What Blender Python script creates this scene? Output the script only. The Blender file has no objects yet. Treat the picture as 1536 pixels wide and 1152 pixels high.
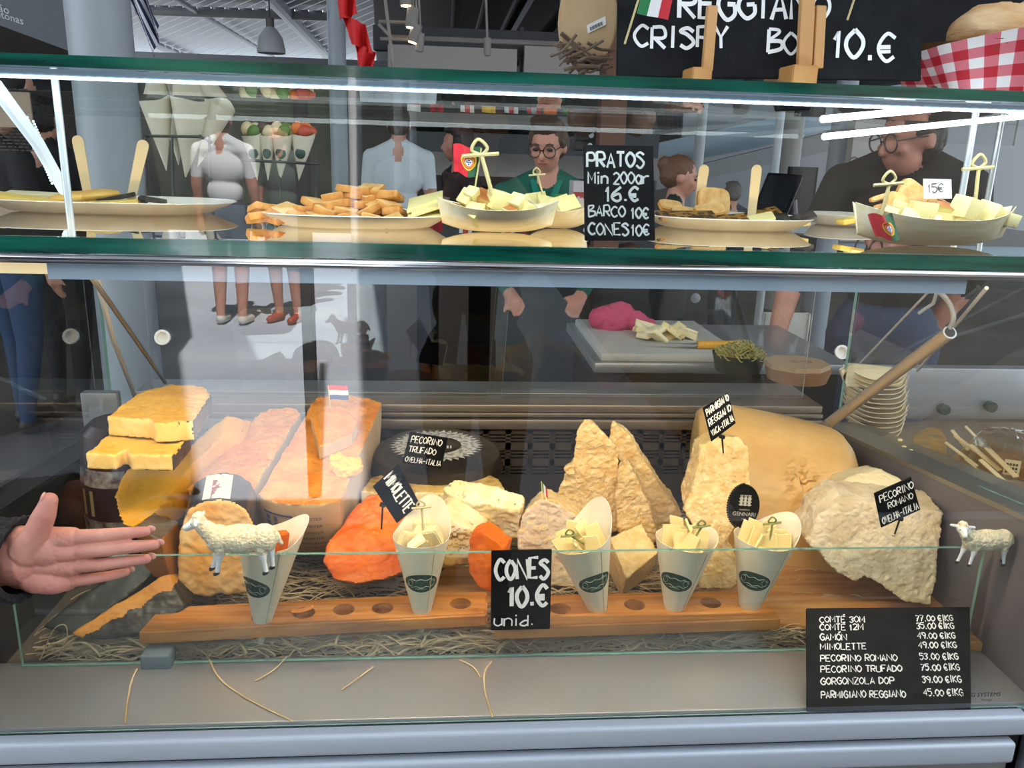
import bpy, bmesh, math, random
from mathutils import Vector as V, Matrix, noise, Euler

# ------------------------------------------------------------------ camera, sky, sun, exposure
sc = bpy.context.scene
COL = sc.collection
rad = math.radians
CAM = V((0.0, -1.08, 1.45)); FPX = 1250.0
_yaw, _pit, _rol = rad(4.93), rad(15.59), rad(1.717)
_f = V((math.sin(_yaw)*math.cos(_pit), math.cos(_yaw)*math.cos(_pit), -math.sin(_pit)))
_r0 = V((math.cos(_yaw), -math.sin(_yaw), 0)); _u0 = _r0.cross(_f)
_r = _r0*math.cos(_rol) + _u0*math.sin(_rol); _u = _u0*math.cos(_rol) - _r0*math.sin(_rol)
cd = bpy.data.cameras.new('camera'); cam = bpy.data.objects.new('camera', cd); COL.objects.link(cam)
cd.sensor_width = 36; cd.lens = 36*FPX/1536; cd.clip_start = 0.02; cd.clip_end = 200
mw = Matrix((( _r.x, _u.x, -_f.x, CAM.x), (_r.y, _u.y, -_f.y, CAM.y), (_r.z, _u.z, -_f.z, CAM.z), (0, 0, 0, 1)))
cam.matrix_world = mw
sc.camera = cam
sc.view_settings.view_transform = 'Standard'; sc.view_settings.look = 'None'
sc.view_settings.exposure = 0.0; sc.view_settings.gamma = 1.0; sc.view_settings.use_curve_mapping = False
sc.cycles.transparent_max_bounces = 48
sc.cycles.max_bounces = 10
sc.cycles.caustics_reflective = False; sc.cycles.caustics_refractive = False
sc.cycles.sample_clamp_indirect = 6.0

w = bpy.data.worlds.new('world'); sc.world = w; w.use_nodes = True
_bg = w.node_tree.nodes['Background']; _bg.inputs['Color'].default_value = (0.80, 0.89, 1.0, 1); _bg.inputs["Strength"].default_value = 3.0

def lamp(name, kind, energy, color, loc, target=None, parent=None, **kw):
    d = bpy.data.lights.new(name, kind); d.energy = energy; d.color = color
    for k, v in kw.items(): setattr(d, k, v)
    o = bpy.data.objects.new(name, d); COL.objects.link(o); o.location = loc
    if target is not None:
        o.rotation_euler = (V(target)-V(loc)).to_track_quat('-Z', 'Y').to_euler()
    if parent:
        o.parent = parent; o.matrix_parent_inverse = Matrix.Translation(-parent.location)
    return o
lamp('sun', 'SUN', 31.0, (1.0, 0.97, 0.93), (0, 8, 14), (-1.0, -0.05, 0.0), angle=rad(0.6))

# ------------------------------------------------------------------ pixel <-> place
def ray(px, py): return _f + _r*((px-768)/FPX) - _u*((py-576)/FPX)
def P(px, py, y):
    d = ray(px, py); return CAM + d*((y-CAM.y)/d.y)
def Z(px, py, z):
    d = ray(px, py); return CAM + d*((z-CAM.z)/d.z)
def MPP(y, py=700, px=768): return ((P(px, py, y)-CAM).dot(_f))/FPX     # metres per pixel at that depth

# ------------------------------------------------------------------ materials
def lin(c):
    if isinstance(c, str):
        c = [int(c[i:i+2], 16)/255 for i in (0, 2, 4)]
        c = [x/12.92 if x <= .04045 else ((x+.055)/1.055)**2.4 for x in c]
    return (c[0], c[1], c[2], 1)
_mats = {}
def mat(name, col, rough=.6, metal=0., col2=None, scale=8., detail=4., lo=.35, hi=.65, bump=0., bscale=None, stretch=None,
        emit=0., spec=.5, sss=0., coat=0., alpha=1., voron=None):
    if name in _mats: return _mats[name]
    m = bpy.data.materials.new(name); m.use_nodes = True; _mats[name] = m
    nt = m.node_tree; b = nt.nodes['Principled BSDF']; L = nt.links.new
    b.inputs['Base Color'].default_value = lin(col); b.inputs['Roughness'].default_value = rough
    b.inputs['Metallic'].default_value = metal; b.inputs['Specular IOR Level'].default_value = spec
    if coat: b.inputs['Coat Weight'].default_value = coat
    if sss:
        b.inputs['Subsurface Weight'].default_value = sss; b.inputs['Subsurface Radius'].default_value = (.012, .007, .003); b.inputs['Subsurface Scale'].default_value = .6
    if emit:
        b.inputs['Emission Color'].default_value = lin(col); b.inputs['Emission Strength'].default_value = emit
    if col2 or bump:
        tc = nt.nodes.new('ShaderNodeTexCoord'); mp = nt.nodes.new('ShaderNodeMapping'); L(tc.outputs['Object'], mp.inputs['Vector'])
        if stretch: mp.inputs['Scale'].default_value = stretch
    if col2:
        n = nt.nodes.new('ShaderNodeTexNoise'); n.inputs['Scale'].default_value = scale; n.inputs['Detail'].default_value = detail
        L(mp.outputs[0], n.inputs['Vector'])
        r = nt.nodes.new('ShaderNodeValToRGB'); r.color_ramp.elements[0].position = lo; r.color_ramp.elements[1].position = hi
        r.color_ramp.elements[0].color = lin(col); r.color_ramp.elements[1].color = lin(col2)
        L(n.outputs['Fac'], r.inputs['Fac']); L(r.outputs['Color'], b.inputs['Base Color'])
        if emit: L(r.outputs['Color'], b.inputs['Emission Color'])
    if bump:
        n2 = nt.nodes.new('ShaderNodeTexNoise'); n2.inputs['Scale'].default_value = bscale or scale*3; n2.inputs['Detail'].default_value = 5
        L(mp.outputs[0], n2.inputs['Vector'])
        bp = nt.nodes.new('ShaderNodeBump'); bp.inputs['Strength'].default_value = bump; bp.inputs['Distance'].default_value = .004
        L(n2.outputs['Fac'], bp.inputs['Height']); L(bp.outputs['Normal'], b.inputs['Normal'])
    return m

def glassmat(name, tint=(.97, .99, .98), ior=1.5, refl=1.0, rough=0.0):
    m = bpy.data.materials.new(name); m.use_nodes = True; nt = m.node_tree; nt.nodes.clear(); L = nt.links.new
    out = nt.nodes.new('ShaderNodeOutputMaterial'); mx = nt.nodes.new('ShaderNodeMixShader')
    tr = nt.nodes.new('ShaderNodeBsdfTransparent'); tr.inputs['Color'].default_value = (*tint, 1)
    gl = nt.nodes.new('ShaderNodeBsdfGlossy'); gl.inputs['Roughness'].default_value = rough; gl.inputs['Color'].default_value = (refl, refl, refl, 1)
    fr = nt.nodes.new('ShaderNodeFresnel'); fr.inputs['IOR'].default_value = ior
    geo = nt.nodes.new('ShaderNodeNewGeometry'); mul = nt.nodes.new('ShaderNodeMath'); mul.operation = 'SUBTRACT'; mul.inputs[0].default_value = 1; k2 = nt.nodes.new('ShaderNodeMath'); k2.operation = 'MULTIPLY'; k2.inputs[1].default_value = 1.9; L(fr.outputs[0], k2.inputs[0])
    L(geo.outputs['Backfacing'], mul.inputs[1])
    m2 = nt.nodes.new('ShaderNodeMath'); m2.operation = 'MULTIPLY'; L(k2.outputs[0], m2.inputs[0]); m2.use_clamp = True; L(mul.outputs[0], m2.inputs[1])
    L(m2.outputs[0], mx.inputs['Fac']); L(tr.outputs[0], mx.inputs[1]); L(gl.outputs[0], mx.inputs[2]); L(mx.outputs[0], out.inputs['Surface'])
    return m

# ------------------------------------------------------------------ mesh builder
def frame(d):
    d = V(d).normalized(); a = V((0, 0, 1)) if abs(d.z) < .95 else V((0, 1, 0))
    x = a.cross(d).normalized(); return x, d.cross(x), d
class M:
    def __init__(s): s.bm = bmesh.new()
    def _m(s, fs, m):
        for f in fs: f.material_index = m
    def box(s, c, size, rot=None, bevel=0., m=0, seg=2):
        r = bmesh.ops.create_cube(s.bm, size=1.0); vs = r['verts']
        R_ = Matrix.Identity(3) if rot is None else (rot if isinstance(rot, Matrix) else Euler(rot).to_matrix())
        for v in vs: v.co = V(c) + R_ @ V((v.co.x*size[0], v.co.y*size[1], v.co.z*size[2]))
        fs = list({f for v in vs for f in v.link_faces}); s._m(fs, m)
        if bevel:
            es = list({e for v in vs for e in v.link_edges})
            r = bmesh.ops.bevel(s.bm, geom=es, offset=bevel, segments=seg, affect='EDGES', profile=.5); s._m(r['faces'], m)
        return s
    def bar(s, lo, hi, **k):
        lo, hi = V(lo), V(hi); return s.box((lo+hi)/2, hi-lo, **k)
    def ring(s, c, x, y, rx, ry, n): return [s.bm.verts.new(V(c) + x*(rx*math.cos(2*math.pi*i/n)) + y*(ry*math.sin(2*math.pi*i/n))) for i in range(n)]
    def skin(s, rings, m=0, caps=True, closed=True):
        fs = []
        for a, b in zip(rings, rings[1:]):
            n = len(a)
            for i in range(n if closed else n-1):
                j = (i+1) % n
                fs.append(s.bm.faces.new((a[i], a[j], b[j], b[i])))
        if caps and closed: fs += [s.bm.faces.new(rings[0][::-1]), s.bm.faces.new(rings[-1])]
        s._m(fs, m); return fs
    def cyl(s, p0, p1, r0, r1=None, n=16, m=0, caps=True):
        p0, p1 = V(p0), V(p1); x, y, d = frame(p1-p0); r1 = r0 if r1 is None else r1
        s.skin([s.ring(p0, x, y, r0, r0, n), s.ring(p1, x, y, r1, r1, n)], m, caps); return s
    def tube(s, pts, r, n=8, m=0, caps=True, flat=1.):
        pts = [V(p) for p in pts]; rs = r if isinstance(r, (list, tuple)) else [r]*len(pts)
        px = None; rings = []
        for i, p in enumerate(pts):
            d = (pts[min(i+1, len(pts)-1)]-pts[max(i-1, 0)]).normalized()
            if px is None: x, y, _ = frame(d)
            else:
                x = (px - d*px.dot(d)); x = x.normalized() if x.length > 1e-6 else frame(d)[0]; y = d.cross(x)
            px = x; rings.append(s.ring(p, x, y, rs[i], rs[i]*flat, n))
        s.skin(rings, m, caps); return s
    def cap(s, p0, p1, r0, r1, n=14, m=0):          # capsule with a taper
        p0, p1 = V(p0), V(p1); x, y, d = frame(p1-p0); rings = []
        for k in range(1, 5):
            a = math.pi/2*k/4; rings.append((p0 - d*(r0*math.cos(a)), r0*math.sin(a)))
        for k in range(0, 4):
            a = math.pi/2*k/4; rings.append((p1 + d*(r1*math.sin(a)), r1*math.cos(a)))
        s.skin([s.ring(c, x, y, r, r, n) for c, r in rings], m); return s
    def ell(s, c, r, rot=None, m=0, u=20, v=12):
        r_ = (r, r, r) if isinstance(r, (int, float)) else r
        q = bmesh.ops.create_uvsphere(s.bm, u_segments=u, v_segments=v, radius=1)
        R_ = Matrix.Identity(3) if rot is None else Euler(rot).to_matrix() if not isinstance(rot, Matrix) else rot
        for vv in q['verts']: vv.co = V(c) + R_ @ V((vv.co.x*r_[0], vv.co.y*r_[1], vv.co.z*r_[2]))
        s._m({f for vv in q['verts'] for f in vv.link_faces}, m); return s
    def lathe(s, prof, c=(0, 0, 0), axis=(0, 0, 1), n=32, m=0, caps=True):
        x, y, d = frame(axis); c = V(c)
        s.skin([s.ring(c+d*z, x, y, max(r, 1e-5), max(r, 1e-5), n) for r, z in prof], m, caps); return s
    def prism(s, poly, off, m=0, ms=None):
        off = V(off); a = [s.bm.verts.new(V(p)) for p in poly]; b = [s.bm.verts.new(V(p)+off) for p in poly]
        fs = [s.bm.faces.new(a), s.bm.faces.new(b[::-1])]; n = len(a); side = []
        for i in range(n): side.append(s.bm.faces.new((a[i], b[i], b[(i+1) % n], a[(i+1) % n])))
        s._m(fs, m); s._m(side, m if ms is None else ms); bmesh.ops.recalc_face_normals(s.bm, faces=fs+side); return s
    def quad(s, a, b, c, d, m=0):
        f = s.bm.faces.new([s.bm.verts.new(V(q)) for q in (a, b, c, d)]); f.material_index = m; return s
    def sheet(s, fn, nu, nv, m=0, th=0., mfn=None):     # fn(u,v)->point ; thickened if th
        g = [[s.bm.verts.new(fn(i/nu, j/nv)) for j in range(nv+1)] for i in range(nu+1)]; fs = []
        for i in range(nu):
            for j in range(nv):
                f = s.bm.faces.new((g[i][j], g[i+1][j], g[i+1][j+1], g[i][j+1])); f.material_index = m if mfn is None else mfn((i+.5)/nu, (j+.5)/nv); fs.append(f)
        if th:
            for f in fs: f.normal_update()
            bmesh.ops.solidify(s.bm, geom=fs, thickness=th)
        return s
    def hull(s, pts, m=0):
        vs = [s.bm.verts.new(V(p)) for p in pts]
        r = bmesh.ops.convex_hull(s.bm, input=vs)
        s._m([g for g in r['geom'] if isinstance(g, bmesh.types.BMFace)], m)
        kill = [v for v in vs if v.is_valid and not v.link_faces]
        bmesh.ops.delete(s.bm, geom=kill, context='VERTS'); return s
    def mesh(s, name):
        bmesh.ops.recalc_face_normals(s.bm, faces=s.bm.faces[:])
        me = bpy.data.meshes.new(name); s.bm.to_mesh(me); s.bm.free(); return me

def setparent(o, p):
    o.parent = p; o.matrix_parent_inverse = Matrix.Translation(-WLOC[p.name])
WLOC = {}
def tag(o, label=None, cat=None, group=None, kind=None):
    if label: o['label'] = label
    if cat: o['category'] = cat
    if group: o['group'] = group
    if kind: o['kind'] = kind
    return o
def link(name, me, mats, parent=None, smooth=35):
    for m in (mats if isinstance(mats, (list, tuple)) else [mats]): me.materials.append(m)
    if smooth is not None:
        for p in me.polygons: p.use_smooth = True
        me.set_sharp_from_angle(angle=rad(smooth))
    o = bpy.data.objects.new(name, me); COL.objects.link(o)
    xs = [v.co for v in me.vertices]
    lo = V((min(v.x for v in xs), min(v.y for v in xs), min(v.z for v in xs))); hi = V((max(v.x for v in xs), max(v.y for v in xs), max(v.z for v in xs)))
    c = V(((lo.x+hi.x)/2, (lo.y+hi.y)/2, lo.z))
    me.transform(Matrix.Translation(-c)); o.location = c; WLOC[o.name] = c.copy()
    if parent: setparent(o, parent)
    return o
def ob(name, b, mats, parent=None, smooth=35): return link(name, b.mesh(name), mats, parent, smooth)
def struct(name, b, mats, parent=None, smooth=35): return tag(ob(name, b, mats, parent, smooth), kind='structure')
def thing(name, label, cat, loc, group=None):
    o = bpy.data.objects.new(name, None); COL.objects.link(o); o.location = V(loc); o.empty_display_size = .05; WLOC[o.name] = V(loc)
    return tag(o, label, cat, group)
def copy_tree(o, loc, rz=0., label=None, group=None):
    def cp(q, par):
        c = q.copy(); COL.objects.link(c)
        WLOC[c.name] = WLOC.get(q.name, V((0, 0, 0)))
        if par: c.parent = par
        for ch in list(q.children): cp(ch, c)
        return c
    c = cp(o, None); c.location = V(loc); c.rotation_euler = (c.rotation_euler[0], c.rotation_euler[1], rz); WLOC[c.name] = V(loc)
    return tag(c, label, None, group)

def remesh(b, voxel, smooth=2, name='solid'):
    """unite the overlapping closed shells of a builder into one continuous surface"""
    me = b.mesh('tmp'); o = bpy.data.objects.new('tmp', me); COL.objects.link(o)
    md = o.modifiers.new('r', 'REMESH'); md.mode = 'VOXEL'; md.voxel_size = voxel
    if smooth:
        sm = o.modifiers.new('s', 'SMOOTH'); sm.factor = .5; sm.iterations = smooth
    dg = bpy.context.evaluated_depsgraph_get(); dg.update()
    out = bpy.data.meshes.new_from_object(o.evaluated_get(dg)); out.name = name; out.materials.clear()
    bpy.data.objects.remove(o); bpy.data.meshes.remove(me)
    return out
def disp(me, fn):
    me.update()
    ns = [v.normal.copy() for v in me.vertices]; cs = [v.co.copy() for v in me.vertices]
    for v, n, c in zip(me.vertices, ns, cs): v.co = c + n*fn(c, n)
    me.update()
def paint(me, fn):
    for p in me.polygons: p.material_index = fn(p.center, p.normal)
def fbm(c, s, o=4): return noise.fractal(c*s, 1.0, 2.0, o)

# ------------------------------------------------------------------ lettering
GL = {'A': "00 26 40,12 32", 'B': "00 06,~06 36 35 03,~03 43 41 00", 'C': "~45 26 04 02 20 41", 'D': "00 06,~06 35 43 31 00", 'E': "46 06 00 40,03 33",
      'F': "46 06 00,03 33", 'G': "~45 26 04 02 20 41 43,43 23", 'H': "00 06,40 46,03 43", 'I': "20 26", 'J': "~46 41 20 01", 'K': "00 06,46 03 40", 'L': "06 00 40",
      'M': "00 06 22 46 40", 'N': "00 06 40 46", 'O': "~26 04 02 20 42 44 26", 'P': "00 06,~06 36 44 33 03", 'R': "00 06,~06 36 44 33 03,13 40",
      'S': "~45 26 05 24 42 20 01", 'T': "06 46,26 20", 'U': "~06 01 20 41 46", 'V': "06 20 46", 'X': "06 40,46 00", 'Y': "06 23 46,23 20", 'Z': "06 46 00 40",
      '0': "~26 04 02 20 42 44 26", '1': "04 26 20", '2': "~05 26 44 00,00 40", '3': "~05 26 45 23,~23 42 20 01", '4': "30 36 02 42", '5': "46 06 04,~04 34 42 20 01",
      '6': "~46 03 01 20 41 33 02", '7': "06 46 10,13 33", '9': "~43 23 05 26 45 43 30", '€': "~45 26 04 02 20 41,03 33,02 32", '.': "20 21", '|': "20 26 27", '-': "03 43",
      'n': "00 04,~03 24 43 40", 'i': "20 24,25 26", 'd': "46 40,~43 23 01 20 41", 'u': "~04 01 20 41,44 40", 'm': "00 04,~03 14 23 20,~23 34 43 40", 'r': "00 04,~03 24 44",
      'g': "~43 24 02 20 42,44 40 10", 'l': "20 26", 'a': "~43 24 02 20 42,44 40", "'": "27 48"}
def smoothline(p, k=5):
    if len(p) < 3: return p
    q = [p[0]*2-p[1]] + p + [p[-1]*2-p[-2]]; out = []
    for i in range(1, len(q)-2):
        for j in range(k):
            t = j/k; a, b, c, d = q[i-1], q[i], q[i+1], q[i+2]
            out.append(.5*((2*b) + (c-a)*t + (2*a-5*b+4*c-d)*t*t + (3*b-a-3*c+d)*t**3))
    return out + [p[-1]]
def ribbon(b, pts, wd, n, m=0):
    L_, R_ = [], []
    for i, p in enumerate(pts):
        d = (pts[min(i+1, len(pts)-1)]-pts[max(i-1, 0)])
        if d.length < 1e-9: d = V((1, 0, 0))
        s = n.cross(d.normalized())*wd/2; L_.append(b.bm.verts.new(p+s)); R_.append(b.bm.verts.new(p-s))
    for i in range(len(pts)-1):
        f = b.bm.faces.new((R_[i], R_[i+1], L_[i+1], L_[i])); f.material_index = m
def chalkwidth(text, h, asp, gap=.28):
    return sum(h*asp*.8 if c == ' ' else h*asp*((.55 if c in "1.|il'I" else 1.18 if c in 'MN' else 1.)+gap) for c in text)
def chalk(b, text, org, right, up, h, asp=.62, thick=.12, seed=1, gap=.28, jit=.05, m=0, slant=0., maxw=None):
    """handwritten strokes on a plane; org = left end of the base line"""
    if maxw:
        cw = chalkwidth(text, h, asp)
        if cw > maxw: asp *= maxw/cw
    rr = random.Random(seed); right = V(right).normalized(); up = V(up).normalized(); n = right.cross(up); x = 0.; k = 0
    for ch in text:
        if ch == ' ': x += h*asp*.8; continue
        acc = False
        if ch in "ÉÓÍ": acc = True; ch = {'É': 'E', 'Ó': 'O', 'Í': 'I'}[ch]
        wch = h*asp*(.55 if ch in "1.|il'I" else 1.18 if ch in 'MN' else 1.)
        dy = rr.uniform(-jit, jit)*h; sc_ = 1+rr.uniform(-jit, jit)
        strokes = GL[ch].split(',') + (["27 48"] if acc else [])
        for st in strokes:
            sm = st.startswith('~'); pts = [V((int(q[0])/4, int(q[1])/6, 0)) for q in st.strip('~').split()]
            if ch in "1.|ilI'" and not acc: pts = [V((.5+(q.x-.5)*.9, q.y, 0)) for q in pts]
            pts = [q + V((rr.uniform(-.5, .5)*jit, rr.uniform(-.5, .5)*jit, 0)) for q in pts]
            if sm: pts = smoothline(pts)
            W = []
            for q in pts: W.append(V(org) + right*(x+q.x*wch+q.y*slant*h) + up*(q.y*h*sc_+dy) + n*(.0006+.00002*(k % 7)))
            ribbon(b, W, h*thick*rr.uniform(.85, 1.15), n, m); k += 1
        x += wch + h*gap*asp
    return x
_fc = {}
def fontgeo(t):
    if t in _fc: return _fc[t]
    cu = bpy.data.curves.new('t', 'FONT'); cu.body = t; cu.size = 1.; cu.resolution_u = 2
    o = bpy.data.objects.new('t', cu); COL.objects.link(o); dg = bpy.context.evaluated_depsgraph_get(); dg.update()
    me = bpy.data.meshes.new_from_object(o.evaluated_get(dg)); vs = [(v.co.x, v.co.y) for v in me.vertices]; ps = [tuple(p.vertices) for p in me.polygons]
    bpy.data.objects.remove(o); bpy.data.curves.remove(cu); bpy.data.meshes.remove(me); _fc[t] = (vs, ps); return _fc[t]
def printed(b, text, fn, h, m=0, center=False, wscale=1.):
    """printed letters; fn(x, y) maps metres along / above the base line to a point"""
    vs, ps = fontgeo(text); k = h/.7; x0 = (max(v[0] for v in vs)+min(v[0] for v in vs))/2 if center else min(v[0] for v in vs)
    bv = [b.bm.verts.new(fn((x-x0)*k*wscale, y*k)) for x, y in vs]
    for p in ps:
        try: f = b.bm.faces.new([bv[i] for i in p]); f.material_index = m
        except ValueError: pass
    return (max(v[0] for v in vs)-min(v[0] for v in vs))*k*wscale
def onplane(org, right, up, lift=.0006):
    right = V(right).normalized(); up = V(up).normalized(); n = right.cross(up)
    return lambda x, y: V(org)+right*x+up*y+n*lift
# ------------------------------------------------------------------ shared materials
STEEL = mat('brushed_steel', 'b9bcc2', .36, .65, bump=.06, scale=6, bscale=40, stretch=(1, 30, 30))
STEELD = mat('dull_steel', 'a4a7ab', .38, .7, bump=.05, scale=6, bscale=40, stretch=(1, 30, 30))
ALU = mat('anodised_aluminium', 'bcc4cf', .42, .15)
ALUB = mat('frosted_strip', 'b4c4d8', .35, .0)
GREYP = mat('grey_panel', '6f727a', .45)
DARKP = mat('dark_well_panel', '57534f', .5)
BLACK = mat('black_plastic', '101114', .4)
SLATE = mat('slate', '0e1012', .8, col2='181a1d', scale=30, bump=.25, bscale=60, spec=.2)
BOARD = mat('blackboard', '0b0c0f', .5, spec=.2)
CHALK = mat('chalk_ink', 'f2f4f2', .8, emit=0)
WHITE = mat('white_plastic', 'e8e8e6', .5)
GLASS = glassmat('clear_glass'); GLASS2 = glassmat('thin_glass', (.985, .995, .99))
GEDGE = mat('green_glass_edge', '0f6b57', .12, col2='04362e', scale=5, stretch=(1, 12, 12), spec=.8, coat=.5)
GEDGE2 = mat('pale_glass_edge', '6f9a90', .15, spec=.8)
LEDW = mat('led_diffuser_cool', 'dff2ff', .4, emit=1.5)
LEDY = mat('led_diffuser_warm', 'ffd9a0', .4, emit=5.0)

def pane(name, lo, hi, parent, axis='y', edge=GEDGE2, g=GLASS, label=None):
    """sheet of glass: the two broad faces are clear, the rim shows its green edge"""
    b = M(); b.bar(lo, hi); me = b.mesh(name); k = 'xyz'.index(axis)
    for p in me.polygons: p.material_index = 0 if abs(p.normal[k]) > .9 else 2 if p.normal.y > .9 else 1
    o = link(name, me, [g, edge, mat('ground_edge', '6f8a82', .8, spec=.1)], parent, None)
    if label: o['label'] = label
    return o

YF = -.144; XL, XR = -.64, .834; FZ = .70; ZS0, ZS1 = 1.330, 1.348; ZT0, ZT1 = 1.5195, 1.531
# ------------------------------------------------------------------ floor, ceiling, walls
FLOOR = mat('market_floor', '6a655e', .55, col2='4c4843', scale=1.2, bump=.1, bscale=30)
PAVE = mat('stone_pavement', 'c3c9d2', .8, col2='abb2bd', scale=.8, bump=.2, bscale=14)
b = M(); b.bar((-16, -2.3, -.1), (16, 26, 0)); struct('floor', b, FLOOR, smooth=None)
b = M(); b.bar((-30, -40, -.1), (30, -2.3, -.002)); struct('ground', b, PAVE, smooth=None)
CEIL = mat('dark_ceiling', '3a3b3f', .8); GREYW = mat('grey_wall', '77787a', .7); PALE = mat('pale_wall', 'b9bcc0', .7)
b = M(); b.bar((-5.0, -.05, 4.2), (9, 3.6, 4.35)); b.prism([(-.35, 2.6, 3.6), (5.5, 2.6, 3.6), (5.5, 24, 3.6), (-1.9, 24, 3.6)], (0, 0, .15)); b.bar((5.5, -.05, 4.2), (14, 17, 4.35)); b.bar((-12, 2.6, 3.2), (-2.6, 9.5, 3.35)); b.bar((-2.6, 2.6, 3.6), (.0, 10.5, 3.75))
for k in range(12): b.bar((.1+k*.45, 2.62, 3.5), (.14+k*.45, 23.9, 3.6), m=1)
b.bar((1.15, 2.7, 3.35), (1.55, 23, 3.5), m=2)
struct('ceiling', b, [CEIL, mat('ceiling_batten', '48494e', .7), mat('ceiling_duct', '232427', .5)], smooth=None)
b = M()  # unseen canopy added to confine the sun patch; pale underside bounces light
b.prism([(-.02, -.05, 4.2), (-.32, -2.9, 4.2), (-1.4, -13.5, 4.2), (1.55, -13.5, 4.2), (1.55, -.05, 4.2)], (0, 0, .12))
b.prism([(-.7, -.05, 4.2), (-1.64, -2.9, 4.2), (-5.0, -13.5, 4.2), (-6.2, -13.5, 4.2), (-3.2, -2.9, 4.2), (-3.2, -.05, 4.2)], (0, 0, .12))
struct('added_sun_canopy', b, [mat('canopy_bounce_white', 'd9dadb', .7)], smooth=None)
FAR = mat('far_stalls', '3d3a38', .8, col2='6a635e', scale=1.1, stretch=(1, 1, .4))
b = M(); b.bar((-12, 13, 0), (3.9, 13.2, 2.75), m=0); b.bar((-12, 12.9, 2.2), (3.9, 13, 2.75), m=1)
struct('wall_back', b, [FAR, mat('far_band', '6d7074', .7)], smooth=None)
b = M(); b.bar((-1.9, 24, 0), (5.5, 24.2, 3.6)); struct('wall_end', b, [FAR], smooth=None)
b = M(); b.bar((3.9, 15, 0), (20, 15.2, 2.25), m=0); b.bar((3.9, 14.9, 2.25), (20, 15, 2.8), m=1); b.bar((3.9, 15, 2.8), (20, 15.2, 3.3), m=2); b.bar((3.9, 15, 3.3), (20, 15.2, 6.5), m=0)
struct('wall_right', b, [PALE, GREYW, mat('hall_window', '8fa6b5', .2)], smooth=None)
b = M(); b.bar((-12, 8, 0), (-3.3, 8.2, 3.2), m=0); struct('wall_left', b, [mat('dark_kiosk', '2b2521', .8, col2='3b332d', scale=2)], smooth=None)
b = M(); b.bar((-12.2, 2.6, 0), (-12, 13, 3.2), m=0); b.bar((5.5, 2.0, 2.4), (5.7, 14.9, 4.2), m=0); struct('wall_side', b, [mat('side_grey', '55565a', .8)], smooth=None)

# slatted roof where daylight comes through
b = M()
SL = 165/390
for k in range(-12, 36):
    q = []
    for kk in (k, k+.88):
        y0 = 20+9.5*kk; xs = 150 if y0 <= 140 else 150+(y0-140)/SL
        q.append([(xs, y0-(xs-150)*SL), (585, y0-435*SL)])
    if q[1][0][0] > 570: continue
    q = [Z(*q[0][0], 3.9), Z(*q[0][1], 3.9), Z(*q[1][1], 3.9), Z(*q[1][0], 3.9)]
    b.prism(q, (0, 0, .05))
for (x0, y0, x1, y1, r) in [(205, 15, 495, 24, .09), (400, -10, 500, 95, .12), (230, 66, 300, 95, .10), (250, -10, 420, 92, .05)]:
    b.cyl(Z(x0, y0, 3.75), Z(x1, y1, 3.75), r, n=10, m=1)
struct('trim_1', b, [mat('roof_slat', '8f949a', .6), mat('roof_steel', '777d84', .5)], smooth=None)

def post(name, px, py, y, r, col, z1=4.2, n=24, rough=.45):
    c = P(px, py, y); b = M(); b.cyl((c.x, y, 0), (c.x, y, z1), r, n=n); return struct(name, b, [mat('paint_'+col, col, rough)])
post('pillar', 157, 120, 3.0, .135, '9fa6ab')
post('pillar', 1168, 200, 6.0, .035, 'd8dcde'); post('pillar', 1189, 200, 7.0, .10, 'a59f98'); post('pillar', 1262, 200, 5.0, .075, '8e979f'); post('pillar', 505, 60, 6.0, .07, '9ba3ab'); post('pillar', 1051, 200, 9, .06, 'c8ccce')
b = M()
for (x0, y0, x1, y1, y) in [(582, 74, 776, 110, 6.5), (786, 76, 1010, 112, 6.5)]:
    p, q = P(x0, y1, y), P(x1, y0, y); b.bar((p.x, y, p.z), (q.x, y+.1, q.z), m=0)
p, q = P(560, 74, 6.6), P(1010, 56, 6.6); b.bar((p.x, 6.6, p.z), (q.x, 6.75, q.z), m=1)
p, q = P(780, 112, 6.6), P(786, 40, 6.6); b.bar((p.x, 6.6, p.z), (q.x, 6.7, q.z), m=1)
for (x0, y0, x1, y1, y, m) in [(600, 196, 990, 226, 9, 2), (640, 232, 1000, 262, 10, 0), (600, 176, 880, 196, 9, 0)]:
    p, q = P(x0, y1, y), P(x1, y0, y); b.bar((p.x, y, p.z), (q.x, y+.1, q.z), m=m)
struct('trim_2', b, [mat('fascia_pale', 'aaa39d', .7), mat('fascia_dark', '3d3e42', .7), mat('fascia_mid', '55585c', .7)], smooth=None)
# hall on the right: pale fascia running away, windows
b = M()
for poly, m, y in [([(985, 262), (1140, 225), (1250, 196), (1250, 225), (1140, 250), (985, 285)], 0, 11), ([(985, 215), (1150, 178), (1250, 168), (1250, 192), (1140, 221), (985, 250)], 1, 12), ([(985, 170), (1060, 150), (1250, 145), (1250, 168), (1150, 178), (985, 215)], 2, 13)]:
    b.prism([P(x, yy, y) for x, yy in poly], (0, .1, 0), m=m)
struct('trim_3', b, [mat('hall_grey', 'a3a5a6', .7), mat('hall_glazing', '9db4c6', .3), mat('hall_white', 'd4d8da', .7)], smooth=None)

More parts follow.
